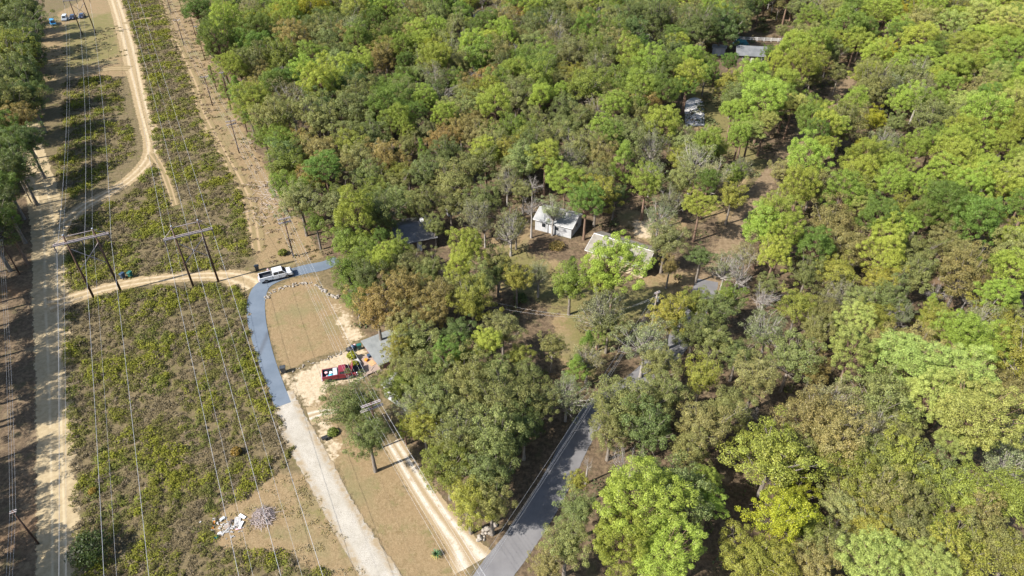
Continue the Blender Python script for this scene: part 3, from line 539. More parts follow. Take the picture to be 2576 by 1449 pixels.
# ---- middle
sheet(859, 483, [(90,150,150,'P','bright lime-topped pine at the edge of the wood above the white pickup'),(-15,60,90,'F'),(30,360,110,'F'),(290,330,70,'G'),(300,500,95,'P','small glowing green pine among dark oaks beside the grey roof'),(300,180,140,'D'),(150,420,125,'F'),(440,560,90,'W'),(200,640,130,'D'),(60,600,115,'F'),(110,800,100,'F'),
 (480,760,150,'A'),(260,880,150,'A'),(700,800,150,'A'),(880,760,115,'W'),(660,930,130,'A'),(440,980,120,'W'),(560,1130,150,'O'),(860,1060,110,'D'),(1100,1130,110,'P','bright green leafy tree beside the shaded yard'),(450,1190,120,'L'),(800,1190,100,'G'),(900,1260,70,'Y'),(1150,1340,120,'O'),(1330,1240,85,'L'),
 (700,1350,140,'O'),(470,1330,120,'O'),(1400,1390,110,'O'),(950,430,140,'P','bright green pine standing in the yard between the two houses'),(880,570,100,'P'),(1010,160,120,'S'),(1850,70,120,'G','dark green pine shading the pale metal-roofed house'),(1320,260,60,'L'),(1730,610,85,'C','olive cedar standing alone in the dry yard'),(1490,600,65,'S'),(1180,600,80,'D'),
 (2070,545,205,'P','big bright pine covering the middle of the tan metal shed'),(1960,680,115,'P'),(1960,900,170,'S'),(1850,1170,95,'K','narrow bright pine beside the overhead wires'),(1780,1330,100,'K'),(1940,1050,75,'K'),(2450,370,140,'W'),(2400,190,120,'S'),(2480,60,100,'S'),
 (2490,930,130,'L'),(2300,1130,160,'S'),(2400,1310,140,'O'),(2480,560,60,'A'),(700,250,70,'O'),(600,80,110,'O'),(430,60,100,'O'),(820,90,100,'O'),(1080,60,110,'O'),(640,620,80,'D'),(1080,260,70,'S'),(2020,1000,110,'O')], 'around the houses')
for lb, x, y, r, h in (('leafless pale tree with a tall straight trunk in the yard', 1338, 520, 34, 7.5),): plant(x, y, r, 'B', lb, hc=h)
# ---- right of the road
sheet(1717, 483, [(720,160,150,'P'),(620,270,140,'P'),(770,310,130,'P'),(700,470,115,'P','lowest of the bright pines above the bare grey tree'),(430,600,165,'B','big leafless grey tree over the small gravel pad'),(330,560,110,'S'),(480,470,100,'S'),(1130,250,170,'W'),(1260,420,150,'W'),(1010,420,110,'W'),(1560,330,120,'P'),(1530,480,125,'P'),
 (1340,120,90,'p'),(2000,100,190,'G'),(2230,210,180,'G'),(1840,180,130,'G'),(2480,600,170,'P'),(2400,780,130,'P'),(1980,330,120,'W'),(2050,440,130,'W'),(2130,610,170,'A'),(1760,620,140,'O'),(1500,660,130,'L'),(1160,600,130,'L'),(940,620,110,'O'),(1190,760,120,'S'),(880,850,120,'L'),(1330,960,110,'p'),
 (1290,1190,175,'p'),(1680,1260,200,'p'),(2090,1060,180,'P'),(2260,1160,160,'P'),(2110,1370,200,'p'),(2350,900,140,'L'),(2490,1090,130,'L'),(1900,960,110,'L'),(1930,760,110,'B','bare white-limbed dead tree in the olive thicket'),(2150,800,70,'B'),(260,880,130,'D'),(100,840,110,'L'),(330,800,60,'P'),(90,1050,140,'D'),
 (230,1120,120,'O'),(150,1380,140,'L'),(650,1050,170,'S'),(830,1250,160,'O'),(560,1400,140,'W'),(1060,900,110,'O'),(1000,1050,110,'O'),(1650,930,110,'S'),(1560,800,120,'O'),(1200,1000,90,'O'),(420,1210,110,'O'),(980,1350,110,'A'),(1650,120,100,'L'),(1750,430,120,'O'),(1350,820,110,'O'),(650,700,80,'O')], 'beyond the road')
# ---- bottom centre: the oaks by the road
sheet(859, 966, [(720,140,170,'O'),(950,80,170,'O'),(1250,130,180,'O'),(1460,150,150,'O'),(620,300,140,'L'),(900,420,190,'O'),(1150,420,190,'O'),(1380,330,140,'D'),(800,620,170,'L'),(1080,680,200,'O'),(960,870,160,'L'),(1130,900,140,'O'),(520,160,110,'S'),(470,330,50,'K'),(430,20,130,'L'),(560,-60,130,'O'),(640,60,120,'O'),
 (95,170,178,'D','dark green oak standing beside the red pickup'),(205,400,150,'D'),(2150,140,190,'O'),(2040,320,150,'O'),(2310,320,170,'D'),(2430,90,150,'O'),(2250,880,290,'P','largest bright green pine, beside the paved road'),(2120,1200,220,'P'),(2420,1270,220,'P'),(1790,950,140,'O'),(1700,1210,150,'O'),(1560,1380,120,'W'),(1780,740,80,'L'),(1860,600,55,'B'),(1620,560,0.1,'O')][:-1], 'beside the paved road')
# ---- bottom right
sheet(1717, 966, [(170,740,110,'P'),(200,900,115,'P'),(690,540,270,'L','broad olive-green tree with a smooth dense crown in the thick wood'),(840,470,150,'O'),(830,820,120,'Y','bright yellow tree in the thick olive wood'),(760,1010,210,'Y'),(920,1070,130,'L'),(160,300,180,'W'),(330,180,150,'O'),(1000,250,180,'W'),(1200,420,190,'W'),(1420,560,170,'O'),
 (1300,720,190,'L'),(1620,600,180,'L'),(1500,860,180,'W'),(1720,900,170,'O'),(1230,930,160,'W'),(1920,700,170,'O'),(2120,800,190,'L'),(2220,1010,180,'W'),(2020,1150,180,'L'),(2330,1200,190,'O'),(1420,1100,170,'L'),(1720,1130,180,'W'),(1450,1340,200,'p'),(1860,1410,190,'p'),(500,1310,180,'L'),(720,1370,150,'L'),
 (2200,230,290,'p','broadest pale lime pine crown in the wood'),(1860,80,170,'p'),(2050,440,130,'p'),(1450,330,140,'S'),(2450,600,170,'S'),(2500,850,170,'L'),(520,230,90,'B','dead snag with short broken branches in the thick wood'),(1150,1230,150,'O'),(2500,1300,180,'L'),(1000,1360,150,'W'),(2540,330,120,'B'),(1650,350,140,'O'),(60,520,140,'O')], 'beyond the road')
# ---- trees just outside the left of the view: their shade falls across the sandy road
for y, x, r, c, h in ((500,-120,5.2,'O',9),(560,-60,3.6,'S',10),(590,-110,4.2,'O',11),(640,-60,3.0,'S',9),(670,-130,4.4,'O',12),(720,-60,3.2,'O',9),(760,-160,4.4,'O',13),(800,-70,3.2,'S',11),(835,-60,2.6,'O',8),(880,-150,4.2,'O',13),(920,-80,3.0,'S',10),(960,-70,2.6,'O',8),(1010,-150,3.8,'O',12),(1040,-80,2.6,'S',9),(1085,-80,2.6,'O',9),(1130,-180,3.6,'O',13),(1180,-80,2.2,'S',8),(1280,-240,3.6,'O',9),(1350,-130,2.4,'S',6),(1460,-150,2.8,'O',9),(1520,-60,2.6,'S',9),(1560,-130,2.8,'O',10),(1640,-120,3.2,'O',11),(610,-20,2.6,'D',7),(690,-30,2.6,'D',7),(770,-40,2.6,'O',8),(860,-110,3.4,'D',11),(985,-110,3.2,'D',11),(1720,40,2.8,'O',9),(1600,-260,5.2,'D',11),(1400,-320,5.0,'O',10),(1050,-330,5.4,'O',11),(800,-300,5.6,'O',11)):
    g = at(x, y); plant(0, 0, r, c, area='edging the sandy road', where=(g.x, g.y), hc=h)
for x, y, r, c in ((1285,570,38,'S'),(1300,700,30,'L'),(1255,660,34,'O'),(1480,900,34,'S'),(1390,870,30,'O'),(1265,830,40,'W'),(1028,662,34,'W'),(1082,672,30,'O'),(1000,625,32,'F'),(1355,690,24,'S')): plant(x, y, r, c, area='around the houses')
plant(1392, 528, 34, 'S', 'thin grey tree standing against the front of the small white house', area='around the houses')
# ---- the rest of the woods between them
FOREST = xy([(470,-110),(520,90),(585,220),(650,350),(715,450),(740,560),(805,630),(845,705),(885,790),(935,850),(985,930),(1015,1060),(1060,1170),(1180,1300),(1290,1265),(1390,1130),(1450,1035),(1520,960),(1650,900),(1730,800),(1790,690),(1870,540),(1980,370),(2120,200),(2280,20),(2350,-80),(2420,-80),(2330,30),(2160,220),(2030,370),(1920,550),(1840,690),(1780,800),(1700,910),(1570,1010),(1500,1070),(1450,1170),(1380,1330),(1310,1449),(1270,1560),(2900,1560),(2900,-110)])
CLEAR = [(1075,575,75),(1100,620,40),(1395,560,70),(1560,640,80),(1625,670,45),(1600,585,60),(1690,700,50),(1770,722,32),(1640,760,45),(1330,760,75),(1300,680,55),(1240,620,30),(1330,860,55),(1400,900,60),(1560,860,45),(1420,650,40),(1890,130,38),(1930,98,55),(1805,128,28),(1748,280,48),(1930,440,35),(1900,490,30),(1880,570,32),(2110,205,25),(1790,330,22),(1220,40,24),(1640,108,30),(935,875,45),(972,965,22),(1740,610,30),(1700,560,25),(2075,265,25),(1960,370,22),(1500,1010,25),(1830,215,22),(1990,395,24),(1390,1190,20),(1350,780,40)]
GAP = xy([(1925,800),(1985,660),(2060,540),(2130,430),(2210,330)])
step = 5.4
for yy in np.arange(24, 345, step):
    for xx in np.arange(-175, 265, step):
        q = (xx + random.uniform(-2.2, 2.2), yy + random.uniform(-2.2, 2.2)); r = random.uniform(2.6, 4.3) * (1 + .22 * (yy > 150))
        if not inpoly(np.array([q]), FOREST)[0]: continue
        if near_line(np.array([q]), GAP, 3.2)[0]: continue
        if any((q[0] - a) ** 2 + (q[1] - b) ** 2 < (.66 * (r + c)) ** 2 for a, b, c in TREES): continue
        px, py, zc = grid_of((q[0], q[1], 6)); rp = r * FPX / zc
        if not (-60 < px < DW + 60 and -90 < py < DH + 90): continue
        if any((px - a) ** 2 + (py - b) ** 2 < (rp * .8 + c) ** 2 for a, b, c in CLEAR): continue
        if px > 1700 and py < 700: c = random.choice('PPPOOGLSPp')
        elif px > 1700: c = random.choice('OLFWLSPLOB')
        else: c = random.choice('OOFDLOPSGWFB')
        plant(0, 0, r, c, area=('behind the houses' if px < 1700 and py < 560 else 'beyond the road' if px > 1500 else 'around the houses'), where=q)
for k in range(2600):
    q = (random.uniform(-150, 240), random.uniform(26, 320)); r = random.uniform(1.9, 2.9)
    if not inpoly(np.array([q]), FOREST)[0] or near_line(np.array([q]), GAP, 3.0)[0] or any((q[0] - a) ** 2 + (q[1] - b) ** 2 < (.80 * (r + c)) ** 2 for a, b, c in TREES): continue
    px, py, zc = grid_of((q[0], q[1], 4)); rp = r * FPX / zc
    if not (-40 < px < DW + 40 and -40 < py < DH + 60) or any((px - a) ** 2 + (py - b) ** 2 < (rp * .8 + c) ** 2 for a, b, c in CLEAR): continue
    plant(0, 0, r, random.choice('OFLDSFKW'), area='behind the houses' if px < 1700 and py < 560 else 'beyond the road' if px > 1500 else 'around the houses', where=q)
SHORT = {'F': 'fresh green tree', 'P': 'bright pine', 'p': 'pale lime pine', 'G': 'deep green pine', 'K': 'narrow pine', 'C': 'cedar', 'O': 'olive oak', 'A': 'rusty tree', 'Y': 'yellow tree', 'D': 'dark oak', 'L': 'yellow-olive tree', 'S': 'thin grey-green tree', 'B': 'bare grey tree', 'W': 'brownish tree'}
OWN = {'F': 'fresh green leafy tree', 'P': 'bright yellow-green pine', 'p': 'pale lime pine', 'G': 'deep green pine', 'K': 'narrow tapering pine', 'C': 'olive cedar', 'O': 'olive-green oak', 'A': 'rusty autumn tree', 'Y': 'bright yellow tree', 'D': 'dark green oak', 'L': 'yellow-olive tree', 'S': 'thin grey-green tree', 'B': 'leafless grey tree', 'W': 'brownish turning tree'}
AP = np.array([(a, b) for a, b, _ in ALLT])
for t, code, x, y, r, j, area, cat in GEN:
    d = np.hypot(AP[:, 0] - x, AP[:, 1] - y); o_ = np.argsort(d)[1:]; nb = []
    for k in o_:
        if ALLT[k][2] != code and SHORT[ALLT[k][2]] not in nb: nb.append(SHORT[ALLT[k][2]])
        if len(nb) == 2 or d[k] > 16: break
    size = 'small ' if r < 3.6 else 'large ' if r > 5.4 else ''; tone = ('darker ' if j < .9 else 'lighter ' if j > 1.1 else '') if code != 'B' else ''
    if len(OWN[code].split()) + len(area.split()) + sum(len(q.split()) for q in nb) > 12: tone = ''
    tag(t, size + tone + OWN[code] + (' between ' + ' and '.join(nb) if len(nb) == 2 else ' beside ' + nb[0] if nb else '') + ' ' + area, cat, OWN[code] + 's ' + area)
print('TREES', len(TREES))

# ================================================================ power lines
LD = Vector((-1108, 2067, 0)).normalized(); LP = Vector((LD.y, -LD.x, 0))       # along the clearing, and across it
ANG = math.atan2(LP.y, LP.x)
def hframe(mid, sep, top, arm, half, label, drop=1.35, tie=True, brace=True):
    t = empty('transmission_tower', mid, ANG)
    tag(t, label, 'power pole', 'wooden H-frame towers of the transmission lines')
    for s in (-1, 1):
        mb = MB(); mb.tube([(s * sep / 2, 0, -.1), (s * sep / 2, 0, top * .5), (s * sep / 2, 0, top)], [.21, .18, .14], 10); o = mb.build('pole', MAT['pole'], t, smooth=True)
        c = MB(); c.tube([(s * sep / 2, 0, top), (s * sep / 2, 0, top + .10)], [.16, .12], 8); c.build('pole_cap', MAT['galv'], o)
    for s in (-1, 1):
        mb = MB(); mb.box((0, s * .24, arm), (2 * half, .12, .24)); mb.build('crossarm', MAT['arm'], t)
    if tie: mb = MB(); mb.box((.2, 0, top - .35), (sep + .9, .09, .12)); mb.build('top_tie', MAT['arm'], t)
    if brace:
        for s in (-1, 1):
            mb = MB(); mb.tube([(-s * sep / 2, .1 * s, arm - 1.3), (s * sep / 2, .1 * s, arm - 1.3 - sep * 1.02)], .07, 5); mb.build('cross_brace', MAT['arm'], t)
            mb = MB(); mb.tube([(s * sep / 2, 0, top - .4), (s * (half - .15), 0, arm + .12)], .045, 5); mb.build('arm_strut', MAT['arm'], t)
    for x in (-half + .12, 0, half - .12):
        mb = MB(); pts = []; rr = []
        for k in range(13): pts.append((x, 0, arm - .12 - k * drop / 12)); rr.append(.13 if k % 2 else .07)
        mb.tube(pts, rr, 7); mb.build('insulator', MAT['insul'], t)
    f = lambda x, z: Vector(mid) + LP * x + Vector((0, 0, z))
    return [f(x, arm - .12 - drop) for x in (-half + .12, 0, half - .12)] + [f(s * sep / 2, top - .15) for s in (-1, 1)]
def cable(pts, sag, n=18):
    out = []
    for i in range(len(pts) - 1):
        a, b = Vector(pts[i]), Vector(pts[i + 1])
        for k in range(n):
            t = k / n; p = a.lerp(b, t); p.z -= 4 * sag[i] * t * (1 - t); out.append(p)
    out.append(Vector(pts[-1])); return out
def wire(pts, sag, r, label, group, cat='wire'):
    mb = MB(); mb.tube(cable(pts, sag), r, 4); return tag(mb.build('power_line', MAT['wire'], None), label, cat, group)
g1 = at(271, 742); g2 = at(519, 716); gf = at(221, 86)
A = hframe(g1, 4.5, 13.9, 12.35, 4.35, 'wooden H-frame power tower at the dirt track beside the sandy road')
B = hframe(g2, 4.4, 13.7, 11.4, 4.15, 'wooden H-frame power tower between the brush and the dirt track by the asphalt drive')
L1 = (gf - g1).length
C_ = hframe(g1 + LD * L1, 4.5, 14.0, 12.4, 4.35, 'far wooden H-frame power tower beside the parked vehicles')
D_ = hframe(g2 + LD * (L1 + 70), 4.4, 13.7, 11.4, 4.15, 'farthest wooden H-frame power tower, up the clearing beyond the parked vehicles')
E_ = hframe(g1 - LD * 190, 4.5, 13.9, 12.35, 4.35, 'wooden H-frame power tower down the clearing, on the sandy road side')
F_ = hframe(g2 - LD * 190, 4.4, 13.7, 11.4, 4.15, 'wooden H-frame power tower down the clearing, on the gravel drive side')
for i in range(5):
    nm = ['outer conductor wire on the sandy road side', 'middle conductor wire', 'inner conductor wire', 'thin shield wire', 'thin shield wire'][i]
    wire([E_[i], A[i], C_[i]], [3.2 if i < 3 else 2.4] * 2, .022 if i < 3 else .010, nm + ' of the H-frame line nearest the sandy road', 'wires of the line beside the sandy road')
    nm = ['outer conductor wire on the sandy road side', 'middle conductor wire', 'inner conductor wire', 'thin shield wire', 'thin shield wire'][i]
    wire([F_[i], B[i], D_[i]], [3.2 if i < 3 else 2.4] * 2, .022 if i < 3 else .010, nm + ' of the H-frame line nearest the asphalt drive', 'wires of the line beside the asphalt drive')

def upole(base, top, label, arms=((-.4, 2.4),), ang=ANG, mat='pole', trafo=False, r=.15, low=None):
    t = empty('utility_pole', base, ang); tag(t, label, 'utility pole', 'wooden utility poles')
    mb = MB(); mb.tube([(0, 0, -.1), (0, 0, top * .5), (0, 0, top)], [r, r * .88, r * .7], 9); mb.build('pole', MAT[mat], t, smooth=True)
    for dz, L in arms:
        mb = MB(); mb.box((0, .14, top + dz), (L, .11, .13)); mb.box((0, -.14, top + dz), (L, .11, .13)); o = mb.build('crossarm', MAT['arm'], t)
        for x in (-L / 2 + .1, -L / 4, L / 4, L / 2 - .1):
            q = MB(); q.tube([(x, 0, top + dz + .06), (x, 0, top + dz + .14), (x, 0, top + dz + .24)], [.03, .06, .03], 6); q.build('insulator', MAT['galv'], o)
        for s in (-1, 1):
            q = MB(); q.tube([(0, .2, top + dz - .55), (s * L * .3, .2, top + dz - .05)], .025, 4); q.build('arm_brace', MAT['galv'], t)
    if trafo:
        mb = MB(); mb.tube([(.36, .05, top - 2.3), (.36, .05, top - 2.25), (.36, .05, top - 1.35), (.36, .05, top - 1.3)], [.2, .26, .26, .2], 12); o = mb.build('transformer', MAT['galv'], t, smooth=False)
        q = MB(); q.tube([(.36, .05, top - 1.3), (.36, .05, top - 1.05)], [.07, .03], 6); q.build('bushing', MAT['insul'], o)
        q = MB(); q.box((.18, .05, top - 1.8), (.2, .1, .5)); q.build('bracket', MAT['galv'], o)
    R3 = Matrix.Rotation(ang, 3, 'Z')
    return lambda x, dz: Vector(base) + R3 @ Vector((x, 0, top + dz + .2))
# row beside the wood
row = [at(955, 1128), at(738, 645), at(602, 385), at(535, 266), at(463, 114), at(431, 33)]
hs = [9.6, 9.2, 9.0, 9.0, 9.2, 9.2]
lb = ['tall double-arm utility pole rising through the dark oak by the red pickup', 'utility pole with two crossarms above the asphalt drive', 'utility pole with crossarms on the straw strip, second uphill from the asphalt drive', 'utility pole with a crossarm on the straw strip, third uphill from the asphalt drive', 'utility pole with a crossarm on the straw strip, fourth uphill from the asphalt drive', 'utility pole on the straw strip, fifth uphill from the asphalt drive']
fr = [upole(at(1400, 1900), 9.6, 'double-arm utility pole beside the road below the gravel drives', ((-.3, 2.6), (-1.1, 2.6)))]
for i in range(6): fr.append(upole(row[i], hs[i], lb[i], ((-.3, 2.4 if i else 2.7), (-1.15, 2.4 if i else 3.2)) if i < 3 else ((-.3, 2.4),)))
for k, x in enumerate((-1.1, -.6, .6, 1.1)): wire([f(x, -.3) for f in fr], [.9] * 6, .009, ['outer', 'second', 'third', 'inner'][k] + ' top wire of the utility pole row beside the wood', 'wires of the utility pole row')
for k, (x, dz) in enumerate(((-1.3, -1.15), (1.3, -1.15), (.15, -2.0))): wire([f(x * (1 if i < 2 else .85), dz) for i, f in enumerate(fr[:4])], [1.1] * 3, .009, ['lower wire on the drive side', 'lower wire on the wood side', 'lowest cable'][k] + ' of the utility pole row', 'lower wires of the utility pole row')
# second row, slim poles at the wood edge
tr = []
for i, (bx, by, h) in enumerate(((622, 332, 9.5), (582, 275, 11), (516, 152, 11.5), (493, 92, 10.5), (461, 36, 11))):
    tr.append(upole(at(bx, by), h, ['slim', 'tall slim', 'tall slim', 'slim', 'tall slim'][i] + ' utility pole against the wood edge, ' + ['nearest', 'second', 'third', 'fourth', 'farthest'][i] + ' of its row from the asphalt drive', ((-.2, 1.2),), r=.13))
wire([f(0, -.2) for f in tr], [.5] * 4, .012, 'single wire along the slim poles at the wood edge', 'wire of the slim poles')
# left row by the sandy road
lf = [upole(at(97, 1368), 7.0, 'dark utility pole standing in leaf litter beside the sandy road', ((-.15, .7),), r=.13), upole(at(50, 690), 8.0, 'dark utility pole at the shaded edge, second along the sandy road', ((-.15, .7),), r=.13), upole(at(79, 509), 8.2, 'grey utility pole at the shaded edge where the sandy road narrows', (), mat='pole_grey', r=.13)]
q0 = lf[0](0, 0) - LD * 60
for k, x in enumerate((-.3, 0, .3)): wire([q0 + LP * x, lf[0](x, -.3), lf[1](x, -.3), lf[2](x * .2, -.3)], [.8] * 3, .009, ['left', 'middle', 'right'][k] + ' wire of the pole row in the shade beside the sandy road', 'wires beside the sandy road')
# transformer pole by the yard, and the far one
tp = upole(at(1636, 838), 9.2, 'grey utility pole with a white can transformer beside the yard road', ((-.3, 1.1),), ang=.55, mat='pole_grey', trafo=True)
tb = at(1170, 1600)
fp = upole(at(2147, 166), 9.5, 'utility pole with a white transformer beside the far road bend', ((-.3, 2.4),), ang=.4, mat='pole_grey', trafo=True)
tq = upole(tb, 9.2, 'utility pole beside the paved road below the gravel drives', ((-.3, 1.6),), ang=.55, mat='pole_grey')
for k, (x, dz) in enumerate(((-.45, -.3), (.45, -.3), (0, -1.6), (.1, -2.2))): wire([tq(x * 1.5, dz), tp(x, dz)], [1.0], .009, ['upper left wire', 'upper right wire', 'lower cable', 'lowest cable'][k] + ' from the transformer pole over the paved road', 'wires over the paved road')
wire([tp(0, -1.2), at(1480, 800, 4.6), at(1230, 770, 5.0)], [.5, .5], .009, 'service cable crossing the shaded yard to the house', 'service cables')
wire([tp(0, -1.6), at(1470, 795, 4.2), at(1225, 755, 4.6)], [.7, .6], .009, 'lower service cable crossing the shaded yard', 'service cables')

# ================================================================ buildings
def shingle(name, a, b):
    m = N(name); f = m.noise(.6, 5, .6, m.pos()); g = m.noise(14, 3, .6, m.pos((1, 1, 1))); c = m.mix(m.mr(f, .3, .7), a, b); c = m.mix(m.mr(g, .5, .75, 0, .35), c, tuple(x * .6 for x in a)); c = m.mix(m.mr(m.noise(2.2, 6, .75, m.pos()), .60, .72, 0, .7), c, (.13, .09, .05))
    return m.end(m.bsdf(c, .9, .2, bump=g, bs=.4, bd=.02))
def ribbed(name, a, b, rough=.45, metal=.3):
    m = N(name); tc = m.n('TexCoord'); wv = m.n('TexWave', wave_type='BANDS', bands_direction='X'); m.set(wv.inputs['Vector'], tc.outputs['Object']); wv.inputs['Scale'].default_value = .7
    f = m.noise(.9, 5, .65, m.pos()); c = m.mix(m.mr(f, .3, .7), a, b); c = m.mix(m.mr(m.noise(2.5, 6, .7), .6, .8, 0, .35), c, tuple(x * .62 for x in a))
    return m.end(m.bsdf(c, rough, .3, metal, bump=wv.outputs[1], bs=.35, bd=.04))
MAT['roof_dark'] = shingle('charcoal_shingles', (.10, .10, .105), (.15, .148, .15)); MAT['roof_grey'] = shingle('grey_shingles', (.10, .105, .11), (.145, .15, .155)); MAT['roof_pale'] = shingle('pale_grey_roof', (.15, .16, .16), (.20, .21, .21))
MAT['roof_tan'] = ribbed('tan_metal_roof', (.15, .135, .112), (.205, .187, .157), .8, 0); MAT['roof_white'] = ribbed('white_metal_roof', (.20, .207, .212), (.28, .28, .28), .75, 0)
MAT['w_tan'] = ribbed('tan_siding', (.30, .25, .17), (.38, .32, .22), .7, 0); MAT['w_white'] = ribbed('white_siding', (.31, .32, .33), (.40, .40, .41), .7, 0)
MAT['w_grey'] = ribbed('grey_siding', (.30, .30, .31), (.40, .39, .39), .7, 0); MAT['w_maroon'] = plain('maroon_paint', (.16, .085, .09), .7, .3); MAT['w_brick'] = plain('brown_wall', (.11, .085, .07), .85, .2)
MAT['trim'] = plain('white_trim', (.52, .51, .50), .6, .3, var=.1); MAT['glass'] = plain('dark_glass', (.02, .024, .03), .08, .6, var=.1); MAT['wood'] = plain('grey_wood', (.26, .21, .17), .85, .2); MAT['conc'] = plain('pale_concrete', (.42, .41, .40), .9, .15, var=.18, scale=.8)
def bld(name, c0, c1, depth, hw, pitch, wall, roof, label, cat, over=.35, wins=(), door=None, trim=True, flat=False):
    """c0 -> c1 is the front foot of the wall; the building reaches 'depth' behind it (to the left of c0 -> c1)"""
    a, b = Vector((*c0[:2], 0)), Vector((*c1[:2], 0)); L = (b - a).length; ang = math.atan2((b - a).y, (b - a).x); t = empty(name, a, ang); tag(t, label, cat)
    mid = depth / 2; rh = mid * pitch; mb = MB()
    if flat: mb.box((L / 2, mid, hw / 2 - .05), (L, depth, hw + .1))
    else: mb.add([(0,0,-.1),(L,0,-.1),(L,depth,-.1),(0,depth,-.1),(0,0,hw),(L,0,hw),(L,depth,hw),(0,depth,hw),(0,mid,hw+rh),(L,mid,hw+rh)], ((0,3,2,1),(0,1,5,4),(2,3,7,6),(1,2,6,9,5),(3,0,4,8,7),(4,5,9,8),(6,7,8,9)))
    mb.build('wall', MAT[wall], t)
    if flat:
        mb = MB(); mb.box((L / 2, mid, hw + .06), (L + .5, depth + .5, .16)); mb.build('roof', MAT[roof], t)
    else:
        n = Vector((0, -pitch, 1)).normalized(); th = .10; sl = math.hypot(1, pitch)
        for s in (0, 1):
            def pt(x, y, up):
                z = hw + y * pitch + .02; yy = y if s == 0 else depth - y; return (x, yy + (-1 if s == 0 else 1) * n.z * 0 + (n.y * up if s == 0 else -n.y * up), z + n.z * up)
            V = [pt(-over, -over, 0), pt(L + over, -over, 0), pt(L + over, mid - .003, 0), pt(-over, mid - .003, 0), pt(-over, -over, th), pt(L + over, -over, th), pt(L + over, mid - .003, th), pt(-over, mid - .003, th)]
            mb = MB(); mb.add(V, ((0,3,2,1),(4,5,6,7),(0,1,5,4),(1,2,6,5),(2,3,7,6),(3,0,4,7))); rf = mb.build('roof_slope', MAT[roof], t)
            if trim:
                mb = MB(); mb.tube([pt(-over - .03, -over, .06), pt(-over - .03, mid, .06)], .07, 4); mb.tube([pt(L + over + .03, -over, .06), pt(L + over + .03, mid, .06)], .07, 4); mb.tube([pt(-over, -over - .04, .03), pt(L + over, -over - .04, .03)], .06, 4); mb.build('trim', MAT['trim'], rf)
        mb = MB(); mb.tube([(-over, mid, hw + rh + .12), (L + over, mid, hw + rh + .12)], .09, 5); mb.build('ridge_cap', MAT['trim' if trim else roof], t)
    for f, u, z, w_, h_ in wins:                                   # f: side 0 front, 1 right end, 2 back, 3 left end
        P_, D_2, nn = {0: ((u, 0), (1, 0), (0, -1)), 1: ((L, u), (0, 1), (1, 0)), 2: ((u, depth), (1, 0), (0, 1)), 3: ((0, u), (0, 1), (-1, 0))}[f]
        c = (P_[0] + nn[0] * .03, P_[1] + nn[1] * .03, z); d = (w_ if D_2[0] else .1, w_ if D_2[1] else .1, h_); mb = MB(); mb.box(c, d); wo = mb.build('window', MAT['trim'], t)
        mb = MB(); mb.box((c[0] + nn[0] * .035, c[1] + nn[1] * .035, z), (d[0] - .16 if D_2[0] else .06, d[1] - .16 if D_2[1] else .06, h_ - .16)); mb.build('pane', MAT['glass'], wo)
    if door:
        f, u, w_, h_ = door; P_, D_2, nn = {0: ((u, 0), (1, 0), (0, -1)), 1: ((L, u), (0, 1), (1, 0)), 3: ((0, u), (0, 1), (-1, 0))}[f]
        mb = MB(); mb.box((P_[0] + nn[0] * .03, P_[1] + nn[1] * .03, h_ / 2), (w_ if D_2[0] else .1, w_ if D_2[1] else .1, h_)); do = mb.build('door', MAT['trim' if h_ < 2.3 else wall], t)
        mb = MB(); mb.box((P_[0] + nn[0] * .1 + D_2[0] * w_ * .35, P_[1] + nn[1] * .1 + D_2[1] * w_ * .35, h_ * .48), (.06, .06, .14)); mb.build('handle', MAT['galv'], do)
    return t, L
# tan shed under the big pine
bld('metal_shed', at(1476, 654), at(1616, 700), 7.2, 2.6, .42, 'w_tan', 'roof_tan', 'long tan metal shed with white roof trim half hidden by the big bright pine', 'shed', .4, door=(0, 2.2, 2.6, 2.35), wins=((0, 6.0, 1.6, 1.0, .9), (1, 3.5, 1.6, .9, .8)))
# white metal-roofed house
bld('white_house', at(1346, 577), at(1436, 600), 6.0, 2.7, .38, 'w_white', 'roof_white', 'small white house with a pale metal roof beneath dark pines', 'house', .35, wins=((1, 3.0, 1.7, .8, 1.1), (0, 2.0, 1.6, 1.0, 1.0), (0, 5.0, 1.6, 1.0, 1.0)), door=(0, 3.6, .95, 2.05))
# charcoal house
c0 = at(985, 640); c1 = at(1090, 655)
t, L = bld('grey_house', at(1008, 640), at(1096, 622), 8.5, 2.6, .32, 'w_brick', 'roof_dark', 'low house with a charcoal shingle roof and a satellite dish', 'house', .5, trim=False, wins=((1, 2.5, 1.5, 1.2, 1.0), (1, 5.6, 1.5, 1.2, 1.0), (0, 2.0, 1.5, 1.2, 1.0)), door=(0, 4.0, .95, 2.05))
mb = MB(); mb.tube([(L - 1.6, 3.9, 3.3), (L - 1.6, 3.9, 4.7)], .04, 5); dm = mb.build('dish_mast', MAT['galv'], t)
mb = MB()
for k in range(4): pass
ring = [(0, 0)] + [(.45 * j / 3, 6.2832 * k / 14) for j in (1, 2, 3) for k in range(14)]
V = [(r * math.cos(a), r * math.sin(a), .55 * r * r) for r, a in ring]; F = [(0, 1 + k, 1 + (k + 1) % 14) for k in range(14)] + [(1 + j * 14 + k, 15 + j * 14 + k, 15 + j * 14 + (k + 1) % 14, 1 + j * 14 + (k + 1) % 14) for j in (0, 1) for k in range(14)]
mb.add(V, F); ds = mb.build('satellite_dish', MAT['trim'], t, loc=(L - 1.6, 3.8, 4.75), rot=(.85, 0, -.3))
# pale rooms behind it
bld('small_outbuilding', at(1128, 545), at(1160, 538), 3.0, 2.3, .3, 'w_grey', 'roof_grey', 'small grey outbuilding among the oaks behind the charcoal-roofed house', 'shed', .2, trim=False)
